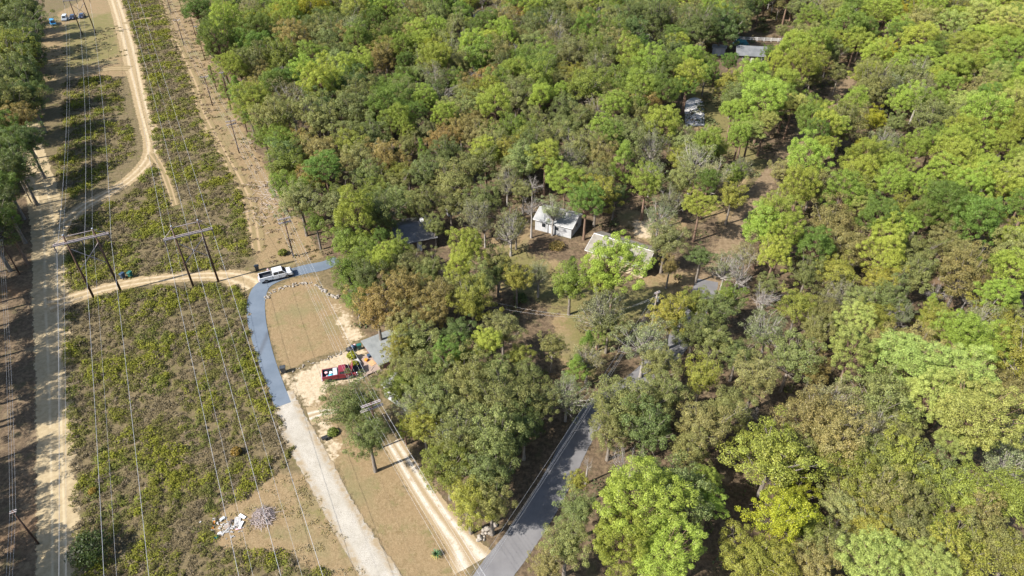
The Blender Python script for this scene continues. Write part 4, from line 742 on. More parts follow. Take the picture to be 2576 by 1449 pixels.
# maroon sided house at the end of the lawn: only its near end shows
t_m, L_m = bld('low_building', at(915, 872), at(957, 930), 7.6, 1.1, 0, 'w_maroon', 'roof_pale', 'low flat grey roof with a maroon edge at the end of the dry lawn', 'building', flat=True)
# white roofed mobile home under the oaks
t_w, L_w = bld('mobile_home', at(968, 998), at(1160, 1128), 4.3, 2.7, .14, 'w_white', 'roof_white', 'white roofed mobile home hidden under the oaks beside the gravel drive', 'house', .15, wins=((0, 3, 1.6, 1.0, .9), (0, 7, 1.6, 1.0, .9), (0, 11, 1.6, 1.0, .9)), door=(0, 5, .9, 2.0))
# far yard: grey roofed house, white shed, tarpaulin, fence
bld('grey_roofed_house', at(1852, 158), at(1925, 162), 9.5, 2.7, .35, 'w_brick', 'roof_grey', 'grey roofed house with a ladder in the far yard', 'house', .5, trim=False, wins=((0, 2.2, 1.5, 1.1, 1.0), (0, 8.6, 1.5, 1.1, 1.0)), door=(0, 5, .95, 2.0))
mb = MB(); P1 = at(1888, 170); P0 = at(1884, 188)
t = empty('ladder', P0, 0); tag(t, 'long ladder leaning on the grey roofed house', 'ladder'); d = at(1890, 160, 3.0) - P0
for s in (-.22, .22): q = MB(); q.tube([(s, 0, 0), (d.x + s, d.y, d.z)], .05, 4); q.build('rail', MAT['wood'], t)
for k in range(9): q = MB(); v = d * ((k + .6) / 10); q.tube([(v.x - .22, v.y, v.z), (v.x + .22, v.y, v.z)], .03, 4); q.build('rung', MAT['wood'], t)
bld('white_shed', at(1790, 138), at(1822, 141), 3.2, 2.6, .3, 'w_white', 'roof_white', 'small white metal shed in the far yard', 'shed', .2, door=(0, 2, 1.8, 2.1))
bld('white_building', at(1606, 116), at(1664, 113), 5.0, 2.5, .2, 'w_white', 'roof_white', 'long white building among the trees of the far yard', 'building', .2, wins=((0, 3, 1.5, 1.0, 1.0), (0, 7, 1.5, 1.0, 1.0)))
bld('white_cabin', at(1196, 62), at(1252, 58), 7.0, 2.7, .4, 'w_white', 'roof_grey', 'pale house showing in glimpses through the far wood', 'house', .3, wins=((0, 2, 1.5, 1.1, 1.1), (0, 6, 1.5, 1.1, 1.1)), door=(0, 4, .95, 2.0))
bld('white_cabin', at(1160, 58), at(1184, 55), 4.0, 2.5, .35, 'w_white', 'roof_white', 'smaller white shed beside the pale house in the far wood', 'shed', .3)
# concrete pad with a rounded head
c = [at(1724, 318), at(1772, 316), at(1771, 268)] + [at(1747 + 24 * math.cos(a), 266 - 20 * math.sin(a)) for a in np.linspace(.15, math.pi - .1, 9)] + [at(1722, 268)]
mb = MB(); n = len(c); mb.add([(p.x, p.y, -.03) for p in c] + [(p.x, p.y, .1) for p in c], [tuple(range(n))[::-1], tuple(range(n, 2 * n))] + [(i, (i + 1) % n, (i + 1) % n + n, i + n) for i in range(n)])
tag(mb.build('concrete_pad', MAT['conc']), 'pale concrete parking pad with a rounded end in the far yard', 'concrete pad')
# white rail fence
fa, fb = at(1852, 101), at(1992, 107); L = (fb - fa).length; t = empty('rail_fence', fa, math.atan2((fb - fa).y, (fb - fa).x)); tag(t, 'white three-rail fence behind the grey roofed house', 'fence')
npst = int(L / 2.4)
for k in range(npst + 1): mb = MB(); mb.box((L * k / npst, 0, .68), (.16, .16, 1.4)); mb.build('post', MAT['trim'], t)
for z in (.42, .82, 1.22):
    for k in range(npst): mb = MB(); mb.box((L * (k + .5) / npst, .1, z), (L / npst - .02, .05, .17)); mb.build('rail', MAT['trim'], t)
# teal tarpaulin over a stack
MAT['teal'] = plain('teal_tarp', (.03, .16, .17), .5, .4, var=.35, scale=1.2); MAT['blue'] = plain('blue_tarp', (.02, .17, .38), .4, .4, var=.25)
def draped(name, p, sx, sy, sz, mat, label, cat, seed, rz=0):
    r = np.random.default_rng(seed); n = 12; V = []; F = []
    for i in range(n + 1):
        for j in range(n + 1):
            a, b = i / n * 2 - 1, j / n * 2 - 1; e = max(abs(a), abs(b)); h = (1 - np.clip((e - .62) / .38, 0, 1) ** .7) * (.82 + .18 * math.sin(3 * a + seed) * math.cos(2.6 * b)) + .06 * r.normal()
            V.append((a * sx / 2 * (1 + .06 * r.normal()), b * sy / 2 * (1 + .06 * r.normal()), max(0, h) * sz - (.02 if e > .99 else 0)))
    for i in range(n):
        for j in range(n): k = i * (n + 1) + j; F.append((k, k + n + 1, k + n + 2, k + 1))
    F.append(tuple([i * (n + 1) for i in range(n + 1)] + [n * (n + 1) + j for j in range(1, n + 1)] + [i * (n + 1) + n for i in range(n - 1, -1, -1)] + [j for j in range(n - 1, 0, -1)]))
    mb = MB(); mb.add(V, F); o = mb.build(name, mat); o.location = p; o.rotation_euler[2] = rz; return tag(o, label, cat)
draped('tarpaulin_heap', at(1864, 112), 5.6, 3.4, 1.9, MAT['teal'], 'crumpled teal tarpaulin over a heap by the white fence', 'tarpaulin', 3)

# ================================================================ vehicles
MAT['white_paint'] = plain('white_paint', (.60, .61, .62), .25, .5, var=.05, **{'Coat Weight': .6}); MAT['red_paint'] = plain('maroon_paint_car', (.17, .018, .028), .35, .5, var=.2, **{'Coat Weight': .4})
MAT['blue_paint'] = plain('blue_paint', (.03, .24, .52), .3, .5, var=.1); MAT['navy_paint'] = plain('navy_paint', (.02, .03, .07), .3, .5); MAT['silver_paint'] = plain('silver_paint', (.45, .5, .55), .3, .5)
MAT['tyre'] = plain('rubber', (.018, .018, .02), .85, .2); MAT['rim'] = plain('alloy', (.16, .17, .18), .35, .5, .7); MAT['black'] = plain('black_plastic', (.02, .02, .022), .6, .3); MAT['redlamp'] = plain('red_lamp', (.45, .02, .03), .2, .5, var=.1); MAT['lamp'] = plain('clear_lamp', (.7, .72, .75), .15, .5, var=.1)
MAT['bedliner'] = plain('bed_liner', (.035, .04, .05), .7, .3)
def frustum(mb, x0, x1, y, z0, X0, X1, Y, z1):
    mb.add([(x0,-y,z0),(x1,-y,z0),(x1,y,z0),(x0,y,z0),(X0,-Y,z1),(X1,-Y,z1),(X1,Y,z1),(X0,Y,z1)], ((0,3,2,1),(4,5,6,7),(0,1,5,4),(1,2,6,5),(2,3,7,6),(3,0,4,7))); return mb
def wheels(t, xs, y, r=.41):
    for x in xs:
        for s in (-1, 1):
            mb = MB(); mb.tube([(x, s * (y - .15), r), (x, s * (y - .13), r), (x, s * (y + .10), r), (x, s * (y + .13), r)], [r * .85, r, r, r * .88], 18); wh = mb.build('wheel', MAT['tyre'], t)
            mb = MB(); mb.tube([(x, s * (y + .10), r), (x, s * (y + .15), r)], [r * .62, r * .5], 12); mb.build('rim', MAT['rim'], wh)
def quad(t, name, pts, mat, th=.012, par=None):
    P_ = [Vector(p) for p in pts]; nn = (P_[1] - P_[0]).cross(P_[-1] - P_[0]).normalized() * th; k = len(P_); mb = MB()
    mb.add([p - nn for p in P_] + [p + nn for p in P_], [tuple(range(k)), tuple(range(2 * k - 1, k - 1, -1))] + [(i, (i + 1) % k, (i + 1) % k + k, i + k) for i in range(k)]); return mb.build(name, mat, par or t)
def pickup(loc, rz, paint, label, crew=True, hood_open=False, name='pickup_truck', L=6.1, W=2.05, cabroof=None):
    """x forward, centred"""
    t = empty(name, loc, rz); tag(t, label, 'pickup truck'); h = L / 2; wy = W / 2; c0, c1 = (-.55, 1.75) if crew else (-.15, 1.45)
    cb = -h + .1; z_b, z_t = .55, 1.28
    mb = MB(); frustum(mb, c0 - .05, c1 + .35, wy, .42, c0 - .05, c1 + .35, wy * .97, 1.22); mb.build('body', paint, t, bevel=.05)              # doors
    mb = MB(); frustum(mb, c1 + .36, h, wy, .5, c1 + .36, h - .08, wy * .95, 1.13 if not hood_open else 1.0); mb.build('front_fender', paint if not hood_open else paint, t, bevel=.09)
    if not hood_open:
        mb = MB(); frustum(mb, c1 + .30, h - .10, wy * .80, 1.10, c1 + .35, h - .25, wy * .72, 1.24); mb.build('hood', paint, t, bevel=.05)
    else:
        mb = MB(); mb.box((c1 + .95, 0, 1.02), (1.05, W * .72, .10)); mb.build('engine_bay', MAT['black'], t)
        quad(t, 'hood', [(c1 + .42, -wy * .85, 1.25), (c1 + .42, wy * .85, 1.25), (c1 + .82, wy * .8, 2.45), (c1 + .82, -wy * .8, 2.45)], paint, .03)
    bed0, bed1 = -h + .05, c0 - .08
    mb = MB(); mb.box(((bed0 + bed1) / 2, 0, .68), (bed1 - bed0 - .06, W - .3, .08)); mb.build('bed_floor', MAT['bedliner'], t)
    for s in (-1, 1):
        mb = MB(); mb.box(((bed0 + bed1) / 2, s * (wy - .07), .92), (bed1 - bed0, .13, .80)); mb.build('bed_side', paint, t, bevel=.03)
        mb = MB(); mb.box(((bed0 + bed1) / 2, s * (wy - .16), .98), (bed1 - bed0 - .1, .04, .66)); mb.build('bed_liner', MAT['bedliner'], t)
    mb = MB(); mb.box((bed0 + .05, 0, .96), (.09, W - .28, .72)); mb.build('tailgate', paint, t, bevel=.02)
    mb = MB(); mb.box((bed1 - .06, 0, .98), (.06, W - .32, .66)); mb.build('bed_liner', MAT['bedliner'], t)
    zr = 1.93 if crew else 1.80
    mb = MB(); frustum(mb, c0, c1 + .28, wy * .93, 1.20, c0 + .12, c1 - .40, wy * .76, zr); mb.build('cab', paint, t, bevel=.05)
    k = .018
    quad(t, 'windshield', [(c1 + .245, -wy * .78, 1.28), (c1 + .245, wy * .78, 1.28), (c1 - .31 + k, wy * .66, zr - .08), (c1 - .31 + k, -wy * .66, zr - .08)], MAT['glass'])
    quad(t, 'rear_window', [(c0 + .005, -wy * .7, 1.34), (c0 + .005, wy * .7, 1.34), (c0 + .10, wy * .62, zr - .14), (c0 + .10, -wy * .62, zr - .14)], MAT['glass'])
    for s in (-1, 1):
        segs = ((c0 + .22, c0 + 1.08, c0 + .26, c0 + 1.05), (c0 + 1.18, c1 + .05, c0 + 1.15, c1 - .42)) if crew else ((c0 + .25, c1 + .05, c0 + .3, c1 - .40),)
        for a, b, A_, B_ in segs: quad(t, 'side_window', [(a, s * wy * .918, 1.28), (b, s * wy * .918, 1.28), (B_, s * wy * .792, zr - .12), (A_, s * wy * .792, zr - .12)], MAT['glass'])
        mb = MB(); mb.box((c1 + .12, s * (wy + .10), 1.28), (.12, .2, .2)); mb.build('mirror', MAT['black'], t, bevel=.02)
        mb = MB(); mb.box((h - .03, s * wy * .72, .88), (.12, .38, .2)); mb.build('headlight', MAT['lamp'], t, bevel=.02)
        mb = MB(); mb.box((-h + .05, s * (wy - .10), .98), (.1, .16, .42)); mb.build('taillight', MAT['redlamp'], t, bevel=.02)
        mb = MB(); mb.box((c0 + 1.1, s * (wy + .0), .36), (2.0, .12, .08)); mb.build('side_step', MAT['black'], t)
        mb = MB(); mb.box((c0 + 1.12, s * (wy - .005), .82), (.025, .03, .72)); mb.build('door_seam', MAT['black'], t)
    mb = MB(); mb.box((h + .02, 0, .58), (.22, W * .96, .24)); mb.build('front_bumper', MAT['galv'], t, bevel=.04)
    mb = MB(); mb.box((h - .01, 0, .88), (.08, W * .48, .30)); mb.build('grille', MAT['black'], t, bevel=.02)
    mb = MB(); mb.box((-h - .06, 0, .55), (.2, W * .94, .22)); mb.build('rear_bumper', MAT['galv'], t, bevel=.04)
    mb = MB(); mb.box((0, 0, .42), (L * .9, W * .7, .22)); mb.build('chassis', MAT['black'], t)
    wheels(t, (-h + 1.15, h - .98), wy - .10); return t
v = at(736, 690) - at(657, 710); wp_ang = math.atan2(v.y, v.x); wp = at(695, 699)
white = pickup((wp.x, wp.y, .02), wp_ang, MAT['white_paint'], 'white crew-cab pickup parked on the asphalt drive')
v = at(893, 938) - at(822, 951); rp_ang = math.atan2(v.y, v.x); rp = at(856, 947)
red = pickup((rp.x, rp.y, .01), rp_ang, MAT['red_paint'], 'maroon pickup with its hood raised and a loaded bed', crew=False, hood_open=True, L=5.4, W=1.95)
MAT['cyan'] = plain('cyan_plastic', (.05, .36, .5), .4, .4); MAT['pink'] = plain('pink_plastic', (.62, .38, .40), .5, .3); MAT['grey_box'] = plain('pale_steel', (.50, .54, .55), .4, .4, .3); MAT['orange'] = plain('orange_plastic', (.60, .22, .03), .5, .3); MAT['cloth_w'] = plain('white_cloth', (.70, .69, .70), .8, .2)
RR = Matrix.Rotation(rp_ang, 4, 'Z'); RO = Vector((rp.x, rp.y, .01))
def onred(x, y, z): return RO + RR @ Vector((x, y, z))
def blob(name, p, r, sz, mat, label, cat, seed, group=None, parent=None):
    bm = bmesh.new(); bmesh.ops.create_icosphere(bm, subdivisions=2, radius=1); q = np.random.default_rng(seed); ph = q.uniform(0, 6, 6)
    for v in bm.verts:
        c = v.co; k = 1 + .13 * math.sin(4 * c.x + ph[0]) * math.cos(3 * c.y + ph[1]) + .10 * math.sin(7 * c.z + 5 * c.x + ph[2]) + .05 * q.normal(); v.co = Vector((c.x * r[0] * k, c.y * r[1] * k, c.z * sz * k if c.z > -.5 else -.5 * sz))
    me = bpy.data.meshes.new(name); bm.to_mesh(me); bm.free(); me.polygons.foreach_set('use_smooth', [True] * len(me.polygons)); o = link(name, me, mat, parent); o.location = (p[0], p[1], p[2] + .5 * sz)
    return tag(o, label, cat, group) if label else o
mb = MB(); mb.box((0, 0, .28), (.62, 1.6, .56)); mb.box((0, 0, .585), (.66, 1.64, .05)); o = mb.build('tool_box', MAT['grey_box'], bevel=.02); o.location = onred(-.62, 0, .73); o.rotation_euler[2] = rp_ang; tag(o, 'pale steel tool box across the maroon pickup bed', 'tool box')
blob('plastic_bag', onred(-1.35, -.38, .73), (.42, .36), .32, MAT['cyan'], 'crumpled cyan bag in the maroon pickup bed', 'bag', 1)
blob('plastic_bag', onred(-1.3, .3, .73), (.3, .3), .26, MAT['cloth_w'], 'white bag in the maroon pickup bed', 'bag', 2)
mb = MB(); mb.tube([(0, 0, 0), (0, 0, .34), (0, 0, .36)], [.17, .23, .24], 14); o = mb.build('bucket', MAT['pink']); o.location = onred(-2.05, .35, .73); tag(o, 'pink bucket at the tail of the maroon pickup bed', 'bucket')
blob('plastic_bag', onred(-1.9, -.45, .73), (.28, .25), .22, MAT['pink'], 'pale pink bag in the maroon pickup bed', 'bag', 4)
def car(loc, rz, paint, label, cat, L=4.6, W=1.85, H=1.5, van=False):
    t = empty('parked_van' if van else 'parked_car', loc, rz); tag(t, label, cat); h, wy = L / 2, W / 2
    mb = MB(); frustum(mb, -h, h, wy, .35, -h + .1, h - .12, wy * .94, .95); mb.build('body', paint, t, bevel=.08)
    a, b = (-h + .1, h - 1.0) if van else (-h + .5, h - 1.25)
    mb = MB(); frustum(mb, a, b + .3, wy * .9, .93, a + .25, b - .35, wy * .74, H); mb.build('cabin', paint, t, bevel=.06)
    quad(t, 'windshield', [(b + .29, -wy * .75, 1.0), (b + .29, wy * .75, 1.0), (b - .28, wy * .64, H - .06), (b - .28, -wy * .64, H - .06)], MAT['glass'])
    quad(t, 'rear_window', [(a + .01, -wy * .7, 1.05), (a + .01, wy * .7, 1.05), (a + .21, wy * .62, H - .1), (a + .21, -wy * .62, H - .1)], MAT['glass'])
    for s in (-1, 1):
        quad(t, 'side_window', [(a + .3, s * wy * .875, 1.02), (b, s * wy * .875, 1.02), (b - .42, s * wy * .765, H - .1), (a + .42, s * wy * .765, H - .1)], MAT['glass'])
        mb = MB(); mb.box((h - .05, s * wy * .68, .72), (.1, .35, .16)); mb.build('headlight', MAT['lamp'], t); mb = MB(); mb.box((-h + .04, s * wy * .72, .78), (.1, .3, .16)); mb.build('taillight', MAT['redlamp'], t)
    wheels(t, (-h + .85, h - .85), wy - .06, .33); return t
car(at(135, 62), -.95, MAT['blue_paint'], 'bright blue van parked under the trees at the shaded edge', 'van', 5.0, 2.0, 2.0, True)
car(at(165, 50), -1.2, MAT['silver_paint'], 'pale silver van parked beside the bright blue van', 'van', 4.8, 1.95, 1.9, True)
car(at(184, 47), -1.3, MAT['navy_paint'], 'dark teal car parked between the silver van and the far tower', 'car')
car(at(207, 44), -1.3, MAT['navy_paint'], 'dark navy car parked behind the far H-frame tower', 'car')

# ================================================================ smaller things
MAT['bin_green'] = plain('green_plastic', (.012, .10, .085), .5, .4); MAT['bin_blue'] = plain('blue_plastic', (.03, .055, .10), .5, .4); MAT['bin_grey'] = plain('charcoal_plastic', (.045, .05, .055), .5, .4)
def bin_(p, rz, mat, label, s=1.0, group=None):
    t = empty('wheelie_bin', p, rz); tag(t, label, 'bin', group); t.scale = (s, s, s)
    mb = MB(); frustum(mb, -.26, .26, .22, .08, -.36, .36, .30, 1.0); mb.build('body', mat, t, bevel=.03)
    mb = MB(); frustum(mb, -.40, .42, .33, 1.0, -.34, .36, .27, 1.10); mb.build('lid', mat, t, bevel=.025)
    mb = MB(); mb.tube([(-.44, -.26, .98), (-.44, .26, .98)], .022, 6); mb.build('handle', MAT['black'], t)
    for sd in (-1, 1): mb = MB(); mb.tube([(-.27, sd * .25, .12), (-.27, sd * .31, .12)], .12, 12); mb.build('wheel', MAT['black'], t)
bin_(at(311, 700), 1.2, MAT['bin_blue'], 'dark blue bin beside the green bin on the dirt track', 1.15); bin_(at(330, 697), 1.4, MAT['bin_green'], 'teal green bin beside the dark blue bin on the dirt track', 1.15)
bin_(at(648, 680), .4, MAT['bin_grey'], 'charcoal bin standing behind the white pickup', 1.1); bin_(at(714, 937), .3, MAT['bin_grey'], 'charcoal bin at the edge of the asphalt drive and bare soil', 1.2); bin_(at(905, 878), .4, MAT['bin_green'], 'dark green bin at the corner of the low maroon building')
for k, (x, y, r, h) in enumerate(((880, 882, .55, .5), (889, 877, .5, .55), (886, 884, .45, .45), (893, 872, .35, .4))):
    blob('rubbish_bag', at(x, y), (r, r * .9), h, [MAT['black'], MAT['bin_blue'], MAT['black'], MAT['pink']][k], ['large black rubbish bag on the bare soil', 'dark blue rubbish bag in the heap near the low maroon building', 'smaller black rubbish bag in the heap', 'pink bag on top of the rubbish heap'][k], 'bag', 20 + k)
# person beside the pickup
def person(p, rz):
    J = {'pel': (0, 0, .95), 'che': (0, .01, 1.32), 'nec': (0, .02, 1.50), 'hea': (0, .05, 1.62), 'top': (0, .05, 1.74), 'sl': (.19, 0, 1.42), 'el': (.26, .05, 1.15), 'wl': (.24, .22, .98), 'sr': (-.19, 0, 1.42), 'er': (-.27, .02, 1.14), 'wr': (-.27, .10, .90),
         'hl': (.10, 0, .90), 'kl': (.12, .03, .50), 'al': (.12, -.02, .09), 'tl': (.13, .14, .04), 'hr': (-.10, 0, .90), 'kr': (-.13, .06, .50), 'ar': (-.14, .02, .09), 'tr': (-.15, .18, .04)}
    Rr = {'pel': .15, 'che': .16, 'nec': .06, 'hea': .10, 'top': .07, 'sl': .075, 'el': .05, 'wl': .035, 'sr': .075, 'er': .05, 'wr': .035, 'hl': .10, 'kl': .065, 'al': .045, 'tl': .04, 'hr': .10, 'kr': .065, 'ar': .045, 'tr': .04}
    E_ = [('pel','che'),('che','nec'),('nec','hea'),('hea','top'),('che','sl'),('sl','el'),('el','wl'),('che','sr'),('sr','er'),('er','wr'),('pel','hl'),('hl','kl'),('kl','al'),('al','tl'),('pel','hr'),('hr','kr'),('kr','ar'),('ar','tr')]
    ks = list(J); V = [J[k] for k in ks]; ed = [(ks.index(a), ks.index(b)) for a, b in E_]; rad = [Rr[k] for k in ks]
    for w_, s in (('wl', 1), ('wr', -1)):                          # palm and five fingers
        w0 = Vector(J[w_]); d = Vector((0, .35, -.9)).normalized(); pm = len(V); V.append(tuple(w0 + d * .08)); rad.append(.03); ed.append((ks.index(w_), pm))
        for f in range(4):
            o = Vector(((f - 1.5) * .02, 0, 0)); a = len(V); V.append(tuple(w0 + d * .12 + o)); rad.append(.010); V.append(tuple(w0 + d * (.165 - abs(f - 1.3) * .01) + o + Vector((0, .012, 0)))); rad.append(.008); ed += [(pm, a), (a, a + 1)]
        a = len(V); V.append(tuple(w0 + d * .08 + Vector((-s * .04, .03, 0)))); rad.append(.010); V.append(tuple(w0 + d * .12 + Vector((-s * .05, .045, 0)))); rad.append(.008); ed += [(pm, a), (a, a + 1)]
    me = bpy.data.meshes.new('person'); me.from_pydata(V, ed, []); o = bpy.data.objects.new('person', me); COL.objects.link(o)
    sk = o.modifiers.new('skin', 'SKIN'); ly = me.skin_vertices[0]
    for i, r in enumerate(rad): ly.data[i].radius = (r, r * .8)
    ly.data[0].use_root = True; ss = o.modifiers.new('sub', 'SUBSURF'); ss.levels = 1; ss.render_levels = 1
    m = N('clothes_and_skin'); tc = m.n('TexCoord'); sx = m.n('SeparateXYZ'); m.set(sx.inputs[0], tc.outputs['Object']); z = sx.outputs[2]; ax = m.math('ABSOLUTE', sx.outputs[0])
    c = m.mix(m.mr(z, .93, .95), (.10, .09, .12), (.62, .45, .46)); c = m.mix(m.mr(z, 1.49, 1.51), c, (.45, .28, .20)); c = m.mix(m.mr(z, .08, .1), (.05, .05, .05), c); c = m.mix(m.math('MULTIPLY', m.mr(ax, .2, .215), m.mr(z, 1.22, 1.2)), c, (.45, .28, .20))
    me.materials.append(m.end(m.bsdf(c, .8, .2))); o.location = p; o.rotation_euler[2] = rz; tag(o, 'person in a pale pink top standing beside the white pickup bed', 'person')
    bm = bmesh.new(); bmesh.ops.create_icosphere(bm, subdivisions=2, radius=.115)
    bmesh.ops.delete(bm, geom=[v for v in bm.verts if v.co.z < -.02 and v.co.y > -.02], context='VERTS'); h = bpy.data.meshes.new('hair'); bm.to_mesh(h); bm.free(); ho = link('hair', h, plain('brown_hair', (.06, .035, .025), .7), o); ho.location = (0, .035, 1.69)
WR = Matrix.Rotation(wp_ang, 4, 'Z'); pp = Vector((wp.x, wp.y, 0)) + WR @ Vector((-1.0, 1.55, 0)); person((pp.x, pp.y, .018), wp_ang + 3.0)
# stone border round the lawn
def stone_row(pts, n, label, s0=.26):
    S = spline([(*at(a, b)[:2],) for a, b in pts], 14); t = empty('stone_border', (S[0][0], S[0][1], 0)); tag(t, label, 'stone border'); d = np.r_[0, np.cumsum(np.hypot(*np.diff(S, axis=0).T))]
    for k in range(n):
        u = d[-1] * (k + random.uniform(.1, .9)) / n; x = np.interp(u, d, S[:, 0]); y = np.interp(u, d, S[:, 1]); o = link('stone', STONES[k % 5], None, t); s = s0 * random.uniform(.35, 1.3)
        o.location = (x - S[0][0] + random.gauss(0, .28), y - S[0][1] + random.gauss(0, .28), s * .25); o.scale = (s, s * random.uniform(.7, 1.1), s * random.uniform(.5, .9)); o.rotation_euler[2] = random.uniform(0, 6)
MAT['stone'] = plain('pale_stone', (.26, .23, .195), .9, .2, var=.35, scale=3); STONES = []
for s in range(5):
    bm = bmesh.new(); bmesh.ops.create_icosphere(bm, subdivisions=1, radius=1); q = np.random.default_rng(s)
    for v in bm.verts: v.co *= 1 + q.normal(0, .16)
    me = bpy.data.meshes.new('stone'); bm.to_mesh(me); bm.free(); me.materials.append(MAT['stone']); STONES.append(me)
stone_row([(668,752),(675,742),(700,728),(735,718),(765,713),(785,712)], 70, 'curved row of pale stones along the top of the dry lawn', .21)
stone_row([(795,718),(812,730),(830,742),(850,752)], 26, 'broken row of stones running from the lawn to the wood', .3)
stone_row([(1213,1358),(1222,1342),(1232,1328),(1250,1316)], 22, 'small pile of pale stones beside the paved road corner', .34)
stone_row([(735,932),(775,918),(820,902),(860,890)], 30, 'sparse broken stones along the bottom of the dry lawn', .16)
# cluttered porch yard of the low maroon building
MAT['deck'] = plain('grey_boards', (.30, .23, .19), .85, .2, var=.3); MAT['sheet'] = plain('white_sheet', (.36, .35, .335), .6, .3, var=.35)
pa = at(905, 900); pv = (at(957, 930) - at(915, 872)).normalized(); pang = math.atan2(pv.y, pv.x); pt_ = empty('timber_deck', at(912, 900), pang); tag(pt_, 'weathered timber deck beside the low maroon building', 'deck')
for k in range(16): mb = MB(); mb.box((.15 + k * .27, -.1, .22), (.25, 2.9, .05)); mb.build('plank', MAT['deck'], pt_)
for x in (.2, 2.3, 4.3):
    for y in (-1.4, 1.2): mb = MB(); mb.box((x, y, .09), (.12, .12, .2)); mb.build('post', MAT['wood'], pt_)
def prop(name, p, dims, rz, mat, label, cat, tilt=0.0, z=0.0):
    mb = MB(); mb.box((0, 0, dims[2] / 2), dims); o = mb.build(name, mat, bevel=min(dims) * .2); o.location = (p[0], p[1], z); o.rotation_euler = (tilt, 0, rz); return tag(o, label, cat)
prop('table', at(900, 916), (1.5, .9, .7), pang, MAT['sheet'], 'white covered table in the cluttered yard of the low maroon building', 'table')
prop('storage_box', at(929, 900), (.7, .5, .45), pang, MAT['bin_blue'], 'blue storage box on the timber deck', 'box', z=.245); prop('storage_box', at(922, 910), (.55, .45, .4), pang + .4, MAT['orange'], 'orange box on the timber deck', 'box', z=.245)
prop('cardboard_sheet', at(936, 916), (1.3, 1.0, .05), pang + .2, plain('cardboard', (.40, .26, .14), .9, .1), 'flat brown cardboard sheet on the timber deck', 'cardboard', z=.25)
prop('dark_bench', at(905, 925), (1.3, .55, .5), pang, MAT['bin_grey'], 'dark bench beside the white covered table', 'bench')
mb = MB()
for k in range(60): a = at(926 + random.uniform(-14, 30), 938 + random.uniform(-9, 9)); d = Vector((random.gauss(0, .5), random.gauss(0, .5), random.uniform(.02, .25))); mb.tube([(a.x, a.y, .05 + random.random() * .3), (a.x + d.x, a.y + d.y, .05 + random.random() * .35)], .03, 3)
tag(mb.build('stick_pile', MAT['wood']), 'low pile of sticks along the edge of the timber deck', 'stick pile')
for k, (x, y) in enumerate(((915, 948), (922, 945))): prop('timber_board', at(x, y), (3.2, .16, .08), .72, MAT['trim' if k else 'wood'], ['grey', 'white'][k] + ' timber board lying on the ground by the deck', 'board')
# debris and brush pile in the mown patch
for k, (x, y, L_, W_, rz, mt, lb_) in enumerate(((598, 1312, 1.0, 1.6, .2, 'sheet', 'large white door panel in the rubbish heap'), (610, 1300, 1.3, .5, -.5, 'trim', 'crumpled white sheet behind the door panel'), (607, 1322, .4, 1.3, -.2, 'trim', 'narrow white board beside the door panel'), (538, 1318, .4, 1.7, .1, 'orange', 'rust-orange metal strip in the rubbish heap'),
        (539, 1308, .5, .5, .1, 'sheet', 'pale square board at the end of the rust strip'), (560, 1306, .8, .5, .9, 'grey_box', 'grey metal sheet in the rubbish heap'), (566, 1338, 1.5, .25, 1.1, 'sheet', 'white slatted blind in the rubbish heap'), (553, 1343, .6, .4, .4, 'trim', 'small white panel in the rubbish heap'), (580, 1316, .35, 1.2, -.1, 'w_brick', 'brown board in the rubbish heap'), (600, 1331, .9, .3, .3, 'pink', 'pink-white scrap in front of the door panel'), (545, 1352, .6, .5, 1.2, 'bin_green', 'dark green tarp scrap in the rubbish heap'), (572, 1326, .8, .6, .6, 'wood', 'grey wooden pallet piece in the rubbish heap'))):
    prop('debris_panel', at(x, y), (L_ * .8, W_ * .8, .05), rz, MAT[mt], lb_, 'debris', tilt=random.uniform(-.12, .12), z=.06 + .04 * (k % 3))
mb = MB()
for k in range(90): g = at(random.gauss(572, 22), random.gauss(1326, 13)); mb.box((g.x, g.y, .04 + random.random() * .08), (random.uniform(.06, .4), random.uniform(.05, .2), .04), random.uniform(0, 3), None)
tag(mb.build('rubbish_scraps', MAT['sheet']), 'small broken scraps strewn through the rubbish heap', kind='stuff')
mb = MB(); c0 = at(660, 1303)
for k in range(420):
    a = random.uniform(0, 6.283); rr = 1.5 * math.sqrt(random.random()); h = max(.03, .95 * (1 - (rr / 1.6) ** 2) * random.uniform(.4, 1)); d = Vector((random.gauss(0, .4), random.gauss(0, .4), random.gauss(0, .15))); p0 = Vector((c0.x + rr * math.cos(a), c0.y + rr * math.sin(a), h)); p1 = p0 + d; p1.z = max(.02, p1.z); mb.tube([p0, p1], [.03, .012], 3, False)
tag(mb.build('brush_pile', MAT['arm']), 'round pile of cut grey branches in the mown patch', 'brush pile')
MAT['pale_wood'] = plain('pale_dead_wood', (.48, .41, .36), .9, .1)
for k, (x, y, n, sx) in enumerate(((690, 520, 90, 3.2), (705, 500, 60, 2.4), (672, 478, 50, 2.6), (640, 150 + 20, 0, 1), (660, 350, 40, 3.0))):
    if not n: continue
    mb = MB(); c0 = at(x, y)
    for j in range(n): p0 = Vector((c0.x + random.gauss(0, sx), c0.y + random.gauss(0, sx * 1.5), random.uniform(.03, .25))); a = random.gauss(2.4, .8); l = random.uniform(.6, 2.4); mb.tube([p0, p0 + Vector((math.cos(a) * l, math.sin(a) * l, random.uniform(-.02, .2)))], [.05, .02], 3, False)
    tag(mb.build('branch_litter', MAT['pale_wood']), ['pale cut branches scattered near the utility pole by the drive', 'heap of pale branches at the wood edge', 'thin scatter of dead branches on the straw strip', '', 'dead branches lying below the slim poles'][k], 'branches')
